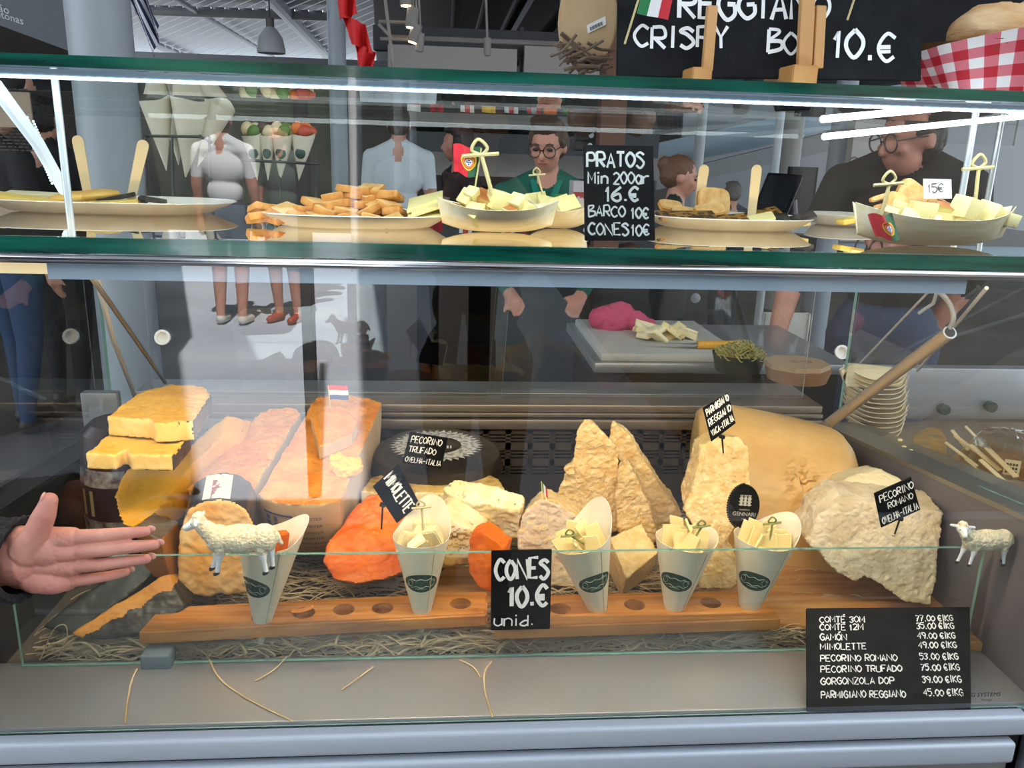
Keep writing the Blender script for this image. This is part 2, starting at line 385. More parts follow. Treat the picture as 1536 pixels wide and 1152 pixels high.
# behind the photographer: what the panes mirror
b = M(); b.prism([(-1.75, -4.2, 0), (-3.45, -9.6, 0), (-6, -9.6, 0), (-6, -2.6, 0), (-2.6, -2.6, 0)], (0, 0, 2.6)); struct('wall_added_left', b, [mat('added_left_dark', '2e2c2b', .7, col2='4a4642', scale=2.5)], smooth=None)  # added dark block, side face cut to end the mirrored sunlit floor
b = M(); b.bar((1.25, -16, 0), (5, -2.38, 2.5)); struct('wall_added_right', b, [mat('added_right_dark', '33302e', .7, col2='514a44', scale=2.2)], smooth=None)  # added dark block keeping sunlit floor out of the right-hand reflection
b = M(); b.bar((-12, -15, 0), (12, -14, 4.5)); struct('wall_far', b, [mat('far_hedge', '1c2417', .9, col2='39452c', scale=1.5)], smooth=None)
def mirror(px, py, d):      # floor spot that the front pane mirrors at that distance
    p = P(px, py, d); return p.x, 2*YF-d
for px, d, r, c in [(456, 2.3, .028, '2c2f30'), (535, 9, .075, 'd9dcdc'), (598, 9, .05, 'd9dcdc'), (620, 10, .045, 'd9dcdc'), (1385, 3.6, .035, 'e6e8ea')]:
    x, y = mirror(px, 300, d); b = M(); b.cyl((x, y, 0), (x, y, 4.0), r, n=20); struct('pillar', b, [mat('paint_'+c, c, .5)])

# ------------------------------------------------------------------ the refrigerated display case
case = thing('display_case', 'long glass and steel refrigerated counter holding all the cheese', 'display case', (.09, .2, 0))
b = M(); b.bar((XL-.06, YF-.004, .02), (.80, .66, .640), bevel=.004); ob('base_panel', b, STEELD, case)
b = M(); b.bar((XL-.14, YF-.018, .692), (.808, YF+.01, .724), bevel=.006, seg=3); ob('bumper_rail', b, ALU, case)
b = M(); b.bar((XL-.14, YF-.022, .650), (.794, YF+.01, .684), bevel=.006, seg=3); ob('bumper_rail', b, ALU, case)
b = M(); b.bar((XL-.10, YF-.006, .640), (.806, YF+.012, .700)); ob('rail_backing', b, BLACK, case)
b = M(); b.bar((XL-.02, YF+.012, .705), (XR, .012, .7255), bevel=.002); ob('ledge', b, STEEL, case)
b = M(); b.bar((XL, .012, FZ-.03), (XR, .62, FZ)); ob('well_floor', b, mat('well_steel', '6e6254', .6, .2), case)
# side walls of the well with sloping rims
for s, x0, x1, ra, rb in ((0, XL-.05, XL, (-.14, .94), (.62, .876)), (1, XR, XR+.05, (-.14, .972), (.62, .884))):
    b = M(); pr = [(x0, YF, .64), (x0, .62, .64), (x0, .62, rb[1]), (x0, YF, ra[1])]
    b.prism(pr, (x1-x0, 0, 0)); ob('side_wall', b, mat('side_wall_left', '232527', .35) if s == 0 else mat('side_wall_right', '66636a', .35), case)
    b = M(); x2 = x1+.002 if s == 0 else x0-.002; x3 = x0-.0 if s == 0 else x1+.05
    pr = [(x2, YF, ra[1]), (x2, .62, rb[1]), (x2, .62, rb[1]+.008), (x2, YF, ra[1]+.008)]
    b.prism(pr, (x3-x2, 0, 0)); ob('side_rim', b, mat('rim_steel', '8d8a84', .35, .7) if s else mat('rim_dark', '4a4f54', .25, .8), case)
    xg = x0+.015 if s == 0 else x1-.02
    b = M(); pr = [(xg, YF+.01, ra[1]+.008), (xg, .60, rb[1]+.008), (xg, .60, ZS0-.01), (xg, YF+.01, ZS0-.01)]
    b.prism(pr, (.006, 0, 0)); me = b.mesh('side_glass')
    for p in me.polygons: p.material_index = 0 if abs(p.normal.x) > .9 else 1
    link('side_glass', me, [GLASS2, GEDGE2], case, None)
# right hand frame post and left end frame
b = M(); p = P(1500, 1000, YF); b.bar((.814, YF-.016, .02), (XR+.06, YF+.0, .700), bevel=.003); ob('frame_post', b, mat('frame_post', '6d7076', .4, .4), case)
b = M(); b.bar((XL-.09, YF-.0, .64), (XL-.052, YF+.02, .93), bevel=.003); ob('frame_post', b, GREYP, case)
# rear wall with the air grille
GRD = mat('grille_steel', '6b645c', .4, .7)
b = M(); y0 = .62
b.bar((XL, y0, .70), (XR, y0+.02, .765), m=0)
rows = [.772+.0115*i for i in range(9)]
b.bar((XL, y0+.016, .765), (XR, y0+.03, .876), m=1)
n = 0; z = .765
for gi in range(3):
    for ri in range(4):
        zz = z + gi*.037 + ri*.0075
        b.bar((XL, y0, zz), (XR, y0+.012, zz+.003), m=0)
    b.bar((XL, y0, z+gi*.037+.0255), (XR, y0+.012, z+gi*.037+.037), m=0)
x = XL
while x < XR:
    b.bar((x, y0, .765), (x+.012, y0+.0125, .876), m=0); x += .0485
ob('rear_grille', b, [GRD, BLACK], case, None)
b = M(); b.bar((XL, .60, .878), (XR, .64, .900), bevel=.003); b.bar((XL, .606, .904), (XR, .66, .9125), bevel=.001); b.bar((XL, .612, .9135), (XR, .70, .930), bevel=.003); ob('rear_rail', b, mat('rear_steel', '8f857b', .35, .7), case)
b = M(); b.bar((XL-.02, .70, .918), (XR, .80, .930), bevel=.002); ob('rear_counter', b, STEELD, case)
b = M(); p, q = P(131, 692, .55), P(174, 590, .55); b.bar((p.x, .55, p.z), (q.x, .575, q.z), bevel=.003); ob('end_bracket', b, STEELD, case)
# two sliding rear doors, clear plastic
for i, (xa, xb, yy) in enumerate(((XL+.03, P(755, 500, .66).x, .664), (P(735, 500, .66).x, XR-.02, .676))):
    b = M(); b.prism([(xa, yy, .931), (xb if i == 0 else xb, yy, .931), (xb+(.02 if i == 0 else 0), yy, ZS0-.004), (xa+(.02 if i == 1 else 0), yy, ZS0-.004)], (0, .004, 0)); me = b.mesh('sliding_door')
    for p in me.polygons: p.material_index = 0 if abs(p.normal.y) > .9 else 1
    link('sliding_door', me, [GLASS2, mat('acrylic_edge', 'aab0ac', .3)], case, None)
for px, py in ((245, 507), (1261, 529)):
    c = P(px, py, .66); b = M(); b.lathe([(.014, 0), (.016, .004), (.016, .010), (.011, .010), (.011, .002)], (c.x, .662, c.z), (0, -1, .35), 24); ob('finger_pull', b, WHITE, case)
# deck shelf glass, top glass with their green edges
pane('shelf_glass', (XL-.12, YF-.002, ZS0+.001), (XR+.12, .44, ZS1), case, 'z', GEDGE)
pane('top_glass', (XL-.12, YF-.002, ZT0), (XR+.14, .34, ZT1), case, 'z', GEDGE)
b = M(); b.bar((XL-.12, YF-.006, ZS0-.0105), (XR+.12, YF+.006, ZS0), bevel=.0045, seg=4); ob('shelf_profile', b, mat('profile_chrome', 'd0d3d8', .12, 1.0), case)
p, q = P(66, 400, YF), P(1460, 400, YF); b = M(); b.bar((p.x, YF+.0065, ZS0-.0285), (q.x, YF+.008, ZS0-.0105)); ob('frosted_strip', b, ALUB, case, None)
pane('front_glass', (XL-.10, YF, .724), (XR+.075, YF+.006, ZS0-.0105), case, 'y')
pane('upper_front_glass', (XL-.12, YF, ZS1), (XR+.14, YF+.006, ZT0), case, 'y')
bar_ = pane('barrier_glass', (-.592, .0, .7265), (.815, .006, .897), case, 'y', label='low inner glass barrier')
for px in (237,):
    c = P(px, 992, 0); b = M(); b.bar((c.x-.021, -.012, .722), (c.x+.021, .016, .748), bevel=.004, seg=3); ob('glass_clip', b, mat('clip_grey', '6f7d86', .45), bar_)
# light bars
b = M(); b.bar((XL-.12, YF+.010, ZT0-.008), (XR+.14, YF+.036, ZT0-.001), bevel=.002, m=0); b.bar((XL-.12, YF+.012, ZT0-.0105), (XR+.14, YF+.030, ZT0-.0082), m=1)
k = XL-.11
while k < XR+.12:
    b.bar((k, YF+.0085, ZT0-.0115), (k+.006, YF+.016, ZT0-.009), m=1); k += .0115
ls = ob('light_bar', b, [mat('bar_housing', '9fb0c4', .3, .3), LEDW], case, None); ls['label'] = 'cool white light bar'
lamp('shelf_lamp', 'AREA', 1.8, (.86, .95, 1.0), (.09, YF+.03, ZT0-.022), (.09, .2, 1.2), case, shape='RECTANGLE', size=1.4, size_y=.02)
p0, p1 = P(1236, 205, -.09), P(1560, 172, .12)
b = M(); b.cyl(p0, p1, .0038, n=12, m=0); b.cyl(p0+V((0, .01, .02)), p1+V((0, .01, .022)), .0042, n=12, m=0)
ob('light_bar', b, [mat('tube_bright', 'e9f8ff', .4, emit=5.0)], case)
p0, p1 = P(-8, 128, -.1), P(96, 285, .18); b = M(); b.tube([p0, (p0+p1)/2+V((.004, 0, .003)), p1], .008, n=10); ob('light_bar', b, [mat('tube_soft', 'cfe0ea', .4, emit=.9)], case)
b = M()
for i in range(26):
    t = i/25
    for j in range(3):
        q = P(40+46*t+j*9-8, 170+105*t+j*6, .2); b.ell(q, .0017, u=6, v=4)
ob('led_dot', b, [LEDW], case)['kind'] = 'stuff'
b = M(); b.bar((p.x+.02, YF+.012, ZS0-.024), (q.x-.02, YF+.028, ZS0-.0125), m=0)
ob('light_bar', b, [mat('warm_housing', 'c9b38c', .4, emit=1.2)], case, None)['label'] = 'warm light bar under the shelf'
lamp('cheese_lamp', 'AREA', 6.5, (1.0, .72, .40), (.09, YF+.05, ZS0-.03), (.09, .42, .72), case, shape='RECTANGLE', size=1.35, size_y=.03)
# posts of the upper glass, side supports
for px, y in ((97, .0), (1450, .05), (1490, .22)):
    c = P(px, 250, y); b = M(); b.cyl((c.x, y, ZS1), (c.x, y, ZT0), .0045, n=12); ob('glass_post', b, mat('post_white', 'd6dee2', .2, .3), case)
pane('upper_rear_glass', (XL-.12, .335, ZT0-.035), (XR+.14, .34, ZT0), case, 'y', edge=mat('rear_edge', 'a9bdb4', .3), g=glassmat('soft_glass', refl=.2))
b = M(); b.tube([P(129, 404, -.1), P(190, 490, .15), P(248, 574, .45)], .0035, n=8); ob('support_rod', b, mat('rod_grey', '55585c', .4, .1), case)
b = M(); b.tube([P(144, 410, .1), P(170, 510, .25), P(205, 600, .5)], .0045, n=8); ob('support_rod', b, mat('rod_white', 'aeb4bd', .3), case)
a0, a1 = P(1226, 648, .52), P(1424, 499, .12); b = M(); d = (a1-a0).normalized(); b.cyl(a0, a1, .0105, n=20, m=0); b.cyl(a1-d*.001, a1+d*.0015, .0108, n=20, m=1); b.cyl(a1+d*.0012, a1+d*.0025, .008, n=20, m=2)
ob('support_tube', b, [mat('tube_bronze', 'b3a593', .4, .45), STEEL, BLACK], case)
b = M(); b.tube(smoothline([a1-d*.01, P(1430, 478, .12), P(1424, 455, .13), P(1405, 436, .14), P(1378, 430, .16)]), .004, n=10); ob('cable', b, mat('cable_grey', '767c86', .4), case)
b = M(); b.tube([P(1378, 470, .3), P(1400, 455, .28), P(1408, 430, .25), P(1412, 428, .25)], .003, n=8); b.tube([P(1376, 556, .45), P(1480, 432, .05)], .003, n=8); b.tube([P(1290, 545, .5), P(1400, 430, .2)], .0022, n=6)
ob('support_rod', b, mat('rod_white', 'aeb4bd', .3), case)
# printed maker's mark on the front pane
b = M(); o_ = P(1371, 1048, YF-.001); f_ = onplane(o_, (1, 0, .0), (0, 0, 1)); wv = printed(b, 'J', f_, .0075); 
x = wv+.001
for ch, wd in (('O', .008), ('RDAO', .03)):
    x += printed(b, ch, lambda u, v, x=x: f_(u+x, v), .0075) + .0012
printed(b, 'COOLING SYSTEMS', lambda u, v: f_(u+.047, v+.001), .0062)
printed(b, 'Portugal', lambda u, v: f_(u+.098, v-.006), .0032)
ob('printed_mark', b, mat('mark_ink', '0b0b0b', .6), case, None)
# ------------------------------------------------------------------ cheeses in the well
GOUDA = mat('gouda_paste', 'f2bd52', .45, col2='e8a93c', scale=14, bump=.35, bscale=90, sss=.12)
GOUDL = mat('gouda_cut', 'f3cf84', .45, col2='efc065', scale=20, bump=.2, bscale=80, sss=.12)
BEEM = mat('aged_paste', 'e4963c', .5, col2='d97f1c', scale=22, lo=.42, hi=.62, bump=.8, bscale=60, sss=.1)
BEEMR = mat('printed_rind', 'd3b58c', .55, col2='c2a27a', scale=12, bump=.1)
DARKR = mat('dark_rind', '1d1a17', .38, col2='3a332b', scale=18, bump=.2, bscale=50)
BROWNR = mat('brown_rind', '4b382a', .35, col2='7a6a58', scale=25, bump=.2, bscale=60)
GREENR = mat('green_black_rind', '131816', .4, col2='1f2a28', scale=12, bump=.15)
WAXR = mat('maroon_wax', '33201f', .3)
MIMO = mat('mimolette_paste', 'ee7a1d', .5, col2='dd5f10', scale=18, bump=.45, bscale=70, sss=.1)
MIMR = mat('mimolette_rind', '9a6a3e', .8, col2='5a3a22', scale=40, bump=.6, bscale=70)
TRUF = mat('truffle_paste', 'efdba6', .5, col2='f4e8c6', scale=30, bump=.3, bscale=80, sss=.1)
TRUS = mat('truffle_specks', 'efdba6', .55, col2='3a3128', scale=48, detail=6, lo=.60, hi=.70, bump=.3, bscale=80)
TRUR = mat('truffle_rind', 'd9b468', .6, col2='6d4c22', scale=34, detail=6, lo=.50, hi=.78, bump=.4, bscale=70)
PARM = mat('parmesan_paste', 'deb877', .6, col2='ebd09a', scale=70, detail=10, lo=.40, hi=.64, bump=1., bscale=130, sss=.08)
PARG = mat('parmesan_rind', 'e0b878', .4, col2='d3a765', scale=10, bump=.25, bscale=60)
PARP = mat('aged_block', 'dcc0a4', .55, col2='ead8bd', scale=30, bump=.5, bscale=90, sss=.08)
ROMA = mat('romano_paste', 'e3d3b6', .6, col2='cdb894', scale=28, detail=8, lo=.4, hi=.66, bump=.8, bscale=120, sss=.08)
PAPER = mat('label_paper', 'd9cdb6', .6)
CHE = 'cheeses in the display case'

def PL(px, py, p0, n):
    d = ray(px, py); return CAM + d*((V(p0)-CAM).dot(n)/d.dot(n))
def loft(A, B):
    b = M(); a = [b.bm.verts.new(p) for p in A]; c = [b.bm.verts.new(p) for p in B]; n = len(a)
    b.bm.faces.new(a); b.bm.faces.new(c[::-1])
    for i in range(n): b.bm.faces.new((a[i], c[i], c[(i+1) % n], a[(i+1) % n]))
    bmesh.ops.recalc_face_normals(b.bm, faces=b.bm.faces[:]); return b
def crumbly(me, amp, f, seed=0, amp2=None, sel=None):
    o = V((seed*7.3, seed*3.1, seed*1.7))
    def fn(c, n):
        k = 1. if sel is None else sel(c, n)
        if k == 0: return 0.
        q = c+o; r = fbm(q, f, 3); rid = (1-abs(fbm(q, f*2.3, 3))*2.2)
        return k*(amp*r + (amp2 if amp2 is not None else amp*.45)*rid*.5 + amp*.25*fbm(q, f*7, 2))
    disp(me, fn)
def cheese(name, me, mats, label, group=None, cat='cheese', parent=None, smooth=50):
    o = link(name, me, mats, parent, smooth)
    return o if parent else tag(o, label, cat, group)
def pts(px, y): return [P(a, b_, y(a, b_) if callable(y) else y) for a, b_ in px]

# -- stack of two gouda wedges on a dark wheel, at the left
def flatwedge(top, zt, th, seed, name, label, mats, rind):
    A = [Z(x, y, zt) for x, y in top]; me = remesh(loft(A, [p-V((0, 0, th)) for p in A]), .0028, 1)
    crumbly(me, .0025, 30, seed, .002, lambda c, n: 1. if n.z > .6 else .55 if n.z > -.5 else 0)
    q = [P(x, y, .3) for x, y in rind]
    xr = max(p.x for p in A); xf = max(p.x for p in A if p.y < min(r.y for r in A)+.06)
    def pf(c, n):
        if n.z > .5: return 0
        if n.x > .45 and c.x > xf-.03: return 2
        return 2 if n.y > .4 or n.z < -.6 else 1
    paint(me, pf); return cheese(name, me, mats, label, CHE)
zt1 = P(163, 626, .20).z; zt2 = zt1-.034
flatwedge([(161, 625), (184, 606), (210, 589), (258, 576), (308, 581), (317, 592), (290, 632), (232, 636), (226, 630)], zt1, .031, 1, 'gouda_wedge', 'yellow cheese wedge with scooped top, uppermost of the left stack', [GOUDA, GOUDL, DARKR], [])
flatwedge([(129, 679), (164, 650), (215, 640), (280, 645), (286, 652), (259, 683), (196, 681), (188, 672), (172, 681)], zt2, .026, 2, 'gouda_wedge', 'yellow cheese wedge lying just under the uppermost one on the left', [GOUDA, GOUDL, DARKR], [])
c = P(192, 740, .375); c.z = FZ+.02; zt = zt2-.028; hh = zt-c.z
t = thing('wax_wheel', 'dark maroon waxed cheese wheel with a printed paper band, under the yellow wedges', 'cheese', c, CHE)
b = M(); b.lathe([(.0, 0), (.054, 0), (.066, .012), (.073, hh*.35), (.073, hh*.6), (.066, hh-.015), (.05, hh), (0, hh)], c, n=48); ob('rind', b, WAXR, t)
b = M(); prof = [(.0735, hh*.22), (.0745, hh*.35), (.0745, hh*.6), (.0715, hh*.72)]
for a0 in range(150, 290, 10):
    q = [[V((c.x+r*math.cos(rad(a)), c.y+r*math.sin(rad(a)), c.z+z)) for r, z in prof] for a in (a0, a0+10)]
    for i in range(3): b.quad(q[0][i], q[1][i], q[1][i+1], q[0][i+1], m=1 if i == 1 else 0)
o = ob('paper_band', b, [mat('band_cream', 'b8b0a4', .6, col2='3a3a44', scale=60), mat('band_navy', '23242d', .5)], t)
b = M(); 
for a0, wd in ((205, .006), (222, .010), (238, .010)):
    b.quad(*[V((c.x+.0752*math.cos(rad(a)), c.y+.0752*math.sin(rad(a)), c.z+z)) for a, z in ((a0, hh*.38), (a0+wd*600, hh*.38), (a0+wd*600, hh*.57), (a0, hh*.57))])
ob('printed_emblem', b, mat('band_print', 'b9a878', .6), o)

def half_wheel(A, B, side, w, seed, name, label, mats, bulge=.10, depth=1., flip=1, face_amp=.0036, vox=.003, group=CHE, taper=0.):
    """half of a cheese wheel: the cut face runs from A to B, the round rind lies on the far side of it"""
    A, B = V(A), V(B); L_ = (B-A); R_ = L_.length/2; L_.normalize(); S = V(side); S = (S-L_*S.dot(L_)).normalized(); D = L_.cross(S)*flip
    c = (A+B)/2; b = M(); rings = []; n = 28
    for i in range(15):
        s = -1+2*i/14; k = 1-bulge*abs(s)**2.6
        rg = []
        for j in range(n+1):
            a = math.pi*j/n; rr_ = R_*k
            ww = w*(1-taper*(1-math.cos(a))/2)
            rg.append(b.bm.verts.new(c - L_*(rr_*math.cos(a)) + D*(rr_*math.sin(a)*depth) + S*(s*ww)))
        rings.append(rg)
    b.skin(rings); me = remesh(b, vox, 1)
    onface = lambda p: (p-c).dot(D) < .006
    crumbly(me, face_amp, 26, seed, face_amp*.8, lambda p, nn: 1. if onface(p) and nn.dot(D) < -.5 else 0.)
    paint(me, lambda p, nn: 0 if nn.dot(D) < -.55 and onface(p) else 1 if abs(nn.dot(S)) < .8 else 2)
    o = cheese(name, me, mats, label, group); return o, c, L_, S, D, R_
# tall leaning yellow half
GD = mat('gouda_deep', 'eaae3e', .4, col2='dd9a2c', scale=10, bump=.2, bscale=50, sss=.1)
gy = lambda x, y: .16+(790-y)*.0015
A = pts([(198, 791), (183, 788), (176, 770), (172, 745), (178, 722), (192, 703), (220, 692), (256, 690), (276, 676), (293, 661), (320, 638), (342, 622), (334, 656), (304, 684), (284, 704), (264, 728), (244, 757), (222, 776)], gy)
me = remesh(loft(A, [p+V((.030, .055, -.030)) for p in A]), .0028, 1); crumbly(me, .0015, 24, 3, .001); paint(me, lambda c, n: 0 if n.y < -.2 or n.z > .3 else 1)
cheese('gouda_half', me, [GD, mat('gouda_side', 'b98428', .45)], 'smooth yellow half wheel leaning on edge between dark wheel and orange halves', CHE)
r1 = half_wheel(P(322, 745, .21), P(425, 613, .53), (1, .05, .10), .056, 4, 'aged_half', 'broad orange half wheel with flaky cut face, left of the paper-wrapped one', [BEEM, BEEMR, BEEMR], bulge=.13, flip=1, taper=.25)
o6, c6, L6, S6, D6, R6 = half_wheel(P(443, 757, .17), P(527, 594, .55), (1, .12, .0), .066, 5, 'aged_half', 'big orange half wheel in printed rind with small pieces lying on it', [BEEM, BEEMR, BEEMR], bulge=.10, flip=1)
BLUEP = mat('rind_print', '4d5a78', .6)
b = M()
def rindpt(s, a, lift=.0012):
    k = 1-.10*abs(s)**2.6; return c6 - L6*(R6*k*math.cos(a)+lift*math.cos(a)) + D6*((R6*k+lift)*math.sin(a)) + S6*(s*.066)
for r_ in range(7):
    a0 = .16+.085*r_; printed(b, 'BEEMSTER', lambda x, y, a0=a0: rindpt(.02+x/.066, a0-y/R6+.0), .0062)
for a0 in (.12, .78): 
    for k in range(10): b.quad(rindpt(-.85+.075*k, a0+.02), rindpt(-.85+.075*(k+1), a0+.02), rindpt(-.85+.075*(k+1), a0), rindpt(-.85+.075*k, a0))
for s0 in (-.80, -.60):
    for k in range(8): b.quad(rindpt(s0, .16+.07*k), rindpt(s0+.10, .16+.07*k), rindpt(s0+.10, .215+.07*k), rindpt(s0, .215+.07*k))
ob('printed_letters', b, BLUEP, o6, None)
fp = lambda x, y, h: PL(x, y, c6 - D6*h, D6)
A = [fp(x, y, .030) for x, y in [(466, 622), (482, 614), (502, 611), (522, 616), (536, 632), (528, 650), (502, 662), (478, 670)]]
me = remesh(loft(A, [p + D6*.026 for p in A]), .002, 1); crumbly(me, .0015, 40, 6, .001, lambda c, n: 1 if n.dot(D6) < -.4 else 0); paint(me, lambda c, n: 0 if n.dot(D6) < -.4 else 1)
cheese('cheese_piece', me, [BEEM, BEEMR], 'small rounded piece with rind lying on the big printed half wheel', CHE)
A = [fp(x, y, .018) for x, y in [(494, 682), (508, 678), (520, 685), (540, 686), (544, 698), (530, 702), (512, 705), (497, 696)]]
me = remesh(loft(A, [p + D6*.016 for p in A]), .0018, 1); crumbly(me, .004, 60, 7)
cheese('cheese_piece', me, [mat('crumb_yellow', 'f5b62a', .5, bump=.5, bscale=80)], 'loose yellow chunk broken off beside the small rounded piece', CHE)

# standing half with dark rind and a label band
face = [(267, 887), (267, 830), (271, 795), (282, 766), (306, 753), (330, 750), (352, 754), (370, 766), (380, 786), (383, 820), (381, 862), (370, 892), (328, 891), (313, 898)]
A = pts(face, .115); B = [p+V((-.012, .085, .012)) for p in A]
me = remesh(loft(A, B), .0028, 1); crumbly(me, .0008, 120, 9, .0008, lambda c, n: 1. if n.y < -.5 else 0.); crumbly(me, .0024, 24, 8, .002, lambda c, n: 1. if n.y < -.5 else 0.)
paint(me, lambda c, n: 0 if n.y < -.45 else 1)
o = cheese('dark_rind_half', me, [mat('standing_paste', 'e8a24a', .5, col2='f0c98c', scale=18, bump=.6, bscale=60, sss=.1), DARKR], 'upright half wheel with dark rind and a label band, behind the sheep', CHE)
b = M(); tp = [(303, 751.5), (315, 749), (330, 748), (345, 750)]; lab = [P(x, y-1.5, .12) for x, y in tp]; l2 = [p+V((-.010, .066, .0125)) for p in lab]
for i in range(3): b.quad(lab[i], lab[i+1], l2[i+1], l2[i], m=0 if i == 1 else 1)
ob('label_band', b, [mat('band_red', '7a2a26', .5, col2='d8cdb8', scale=70, lo=.48, hi=.52), PAPER], o)
# dark wedges in the corner
A = pts([(200, 791), (230, 768), (268, 781), (240, 810)], lambda x, y: .10+(808-y)*.0016); me = remesh(loft(A, [p+V((.008, .012, -.085)) for p in A]), .003, 2)
paint(me, lambda c, n: 0 if n.z > .4 else 1); cheese('brown_wedge', me, [BROWNR, mat('brown_paste', 'a5672a', .5, col2='7d4a1e', scale=10)], 'wedge showing a shiny grey-brown rind above the fingertips', CHE)
A = pts([(62, 940), (120, 895), (190, 850), (240, 822), (252, 838), (200, 888), (140, 930), (108, 952)], lambda x, y: .05+(960-y)*.0008); me = remesh(loft(A, [p+V((.0, .035, -.03)) for p in A]), .003, 2)
crumbly(me, .0015, 20, 9); cheese('dark_slab', me, [GREENR], 'long blackish green rind slab slanting down beneath the open hand', CHE)
A = pts([(106, 951), (150, 922), (190, 898), (236, 868), (254, 862), (260, 878), (278, 910), (235, 944), (168, 960), (125, 958)], lambda x, y: .035+(960-y)*.0007)
me = remesh(loft(A, [p+V((.006, .04, -.012)) for p in A]), .0025, 1); crumbly(me, .002, 30, 10)
l0, l1 = P(116, 954, .04), P(268, 874, .09)
def pfw(c, n):
    t = (c.x-l0.x)/(l1.x-l0.x); return 0 if c.z > l0.z+(l1.z-l0.z)*t - .004 + .004*fbm(c, 60, 2) else 1
paint(me, pfw); cheese('dark_rind_wedge', me, [mat('amber_paste', 'd8963c', .5, col2='b97424', scale=14, bump=.4, bscale=50), DARKR], 'dark-rinded wedge with a strip of amber paste, in the lower left corner', CHE)
# mimolette
def my(x, y): return .105+(875-y)*.00105
A = pts([(484, 843), (490, 818), (510, 792), (533, 760), (551, 744), (570, 740), (607, 746), (634, 764), (640, 800), (632, 835), (604, 858), (573, 870), (533, 875), (502, 869)], my)
me = remesh(loft(A, [p+V((.004, .055, -.032)) for p in A]), .0028, 1); nf = V((0, -.70, .70))
crumbly(me, .004, 30, 11, .0035, lambda c, n: 1. if n.dot(nf) > .5 else .5); paint(me, lambda c, n: 0 if n.dot(nf) > .55 else 1)
cheese('mimolette_half', me, [MIMO, MIMR], 'large vivid orange half ball with brown pitted rind, left of the first truffle cone', CHE)
A = pts([(701, 836), (706, 802), (722, 797), (738, 808), (756, 824), (752, 860), (737, 889), (718, 880), (704, 860)], .13)
me = remesh(loft(A, [p*.0+p+V((.016, .05, -.004)) for p in A]), .0025, 1); crumbly(me, .0018, 40, 12); paint(me, lambda c, n: 0)
cheese('mimolette_wedge', me, [MIMO], 'small vivid orange wedge partly behind the CONES sign', CHE)
# truffle pecorino
zt = P(660, 722, .36).z
A = [Z(x, y, zt) for x, y in [(541, 736), (556, 716), (590, 706), (640, 701), (690, 701), (722, 706), (748, 718), (757, 733), (700, 742), (640, 738), (590, 740)]]
me = remesh(loft(A, [p-V((0, 0, .075)) for p in A]), .0035, 2); crumbly(me, .0012, 30, 13)
paint(me, lambda c, n: 2 if n.z > .5 else 0 if (n.y < -.5 and fbm(c, 40, 3) < .05) else 1 if n.y < -.5 else 2)
cheese('truffle_half', me, [TRUF, TRUS, TRUR], 'half wheel of black-flecked pale cheese under the first small black sign', CHE)
zq = P(690, 722, .26).z
A = [PL(x, y, (0, .26, zq), V((-.05, -.45, .9)).normalized()) for x, y in [(664, 733), (689, 719), (735, 727), (787, 744), (780, 765), (735, 757), (680, 748)]]
me = remesh(loft(A, [p+V((.0, .02, -.062)) for p in A]), .0028, 2); crumbly(me, .0035, 34, 14, .003)
paint(me, lambda c, n: 2 if n.x > .55 else 1 if fbm(c, 30, 3) > -.08 else 0)
cheese('truffle_wedge', me, [TRUF, TRUS, TRUR], 'upper wedge of black-flecked pale cheese with a speckled end rind', CHE)
A = pts([(640, 790), (664, 772), (700, 790), (720, 805), (706, 845), (668, 850), (646, 838)], .16)
me = remesh(loft(A, [p+V((.02, .08, .005)) for p in A]), .0028, 2); crumbly(me, .003, 34, 15, .0025); paint(me, lambda c, n: 2 if n.z < -.1 or c.z < A[4].z+.012 else 1 if fbm(c, 35, 3) > .0 else 0)
cheese('truffle_wedge', me, [TRUF, TRUS, TRUR], 'lower wedge of black-flecked pale cheese behind the first truffle cone', CHE)
# black wheel with doily
c = P(655, 690, .47); zt = P(655, 668, .47).z
t = thing('black_cheese', 'flat black cheese wheel with white lace paper on top, at the back wall', 'cheese', (c.x, .47, zt-.075), CHE)
b = M(); b.lathe([(0, 0), (.105, 0), (.125, .012), (.132, .035), (.124, .062), (.105, .075), (0, .075)], (c.x, .47, zt-.075), n=56); ob('rind', b, DARKR, t)
b = M(); n_ = 80; cc = V((c.x, .47, zt+.0008)); vs = [b.bm.verts.new(cc+V((math.cos(2*math.pi*i/n_), math.sin(2*math.pi*i/n_), 0))*(.085+.007*math.cos(i*math.pi))) for i in range(n_)]; vi = [b.bm.verts.new(cc+V((math.cos(2*math.pi*i/n_), math.sin(2*math.pi*i/n_), 0))*.048) for i in range(n_)]
for i in range(n_): b.bm.faces.new((vs[i], vs[(i+1) % n_], vi[(i+1) % n_], vi[i]))
ob('lace_paper', b, mat('lace', 'cfccc4', .7, col2='8f8c86', scale=120, lo=.5, hi=.55), t, None)
b = M()
for k in range(12): b.bar(cc+V((-.04+.006*k, -.02, .0004)), cc+V((-.037+.006*k, -.006, .0008)))
ob('printed_letters', b, CHALK, t, None)
c = P(814, 722, .43); b = M(); b.cap((c.x-.040, .43, FZ+.045), (c.x+.038, .425, FZ+.045), .022, .022, 24); o = tag(ob('wrapped_roll', b, mat('navy_wrap', '15181f', .35, bump=.2, bscale=30)), 'dark navy wrapped roll lying in straw before the back grille', 'cheese', CHE)

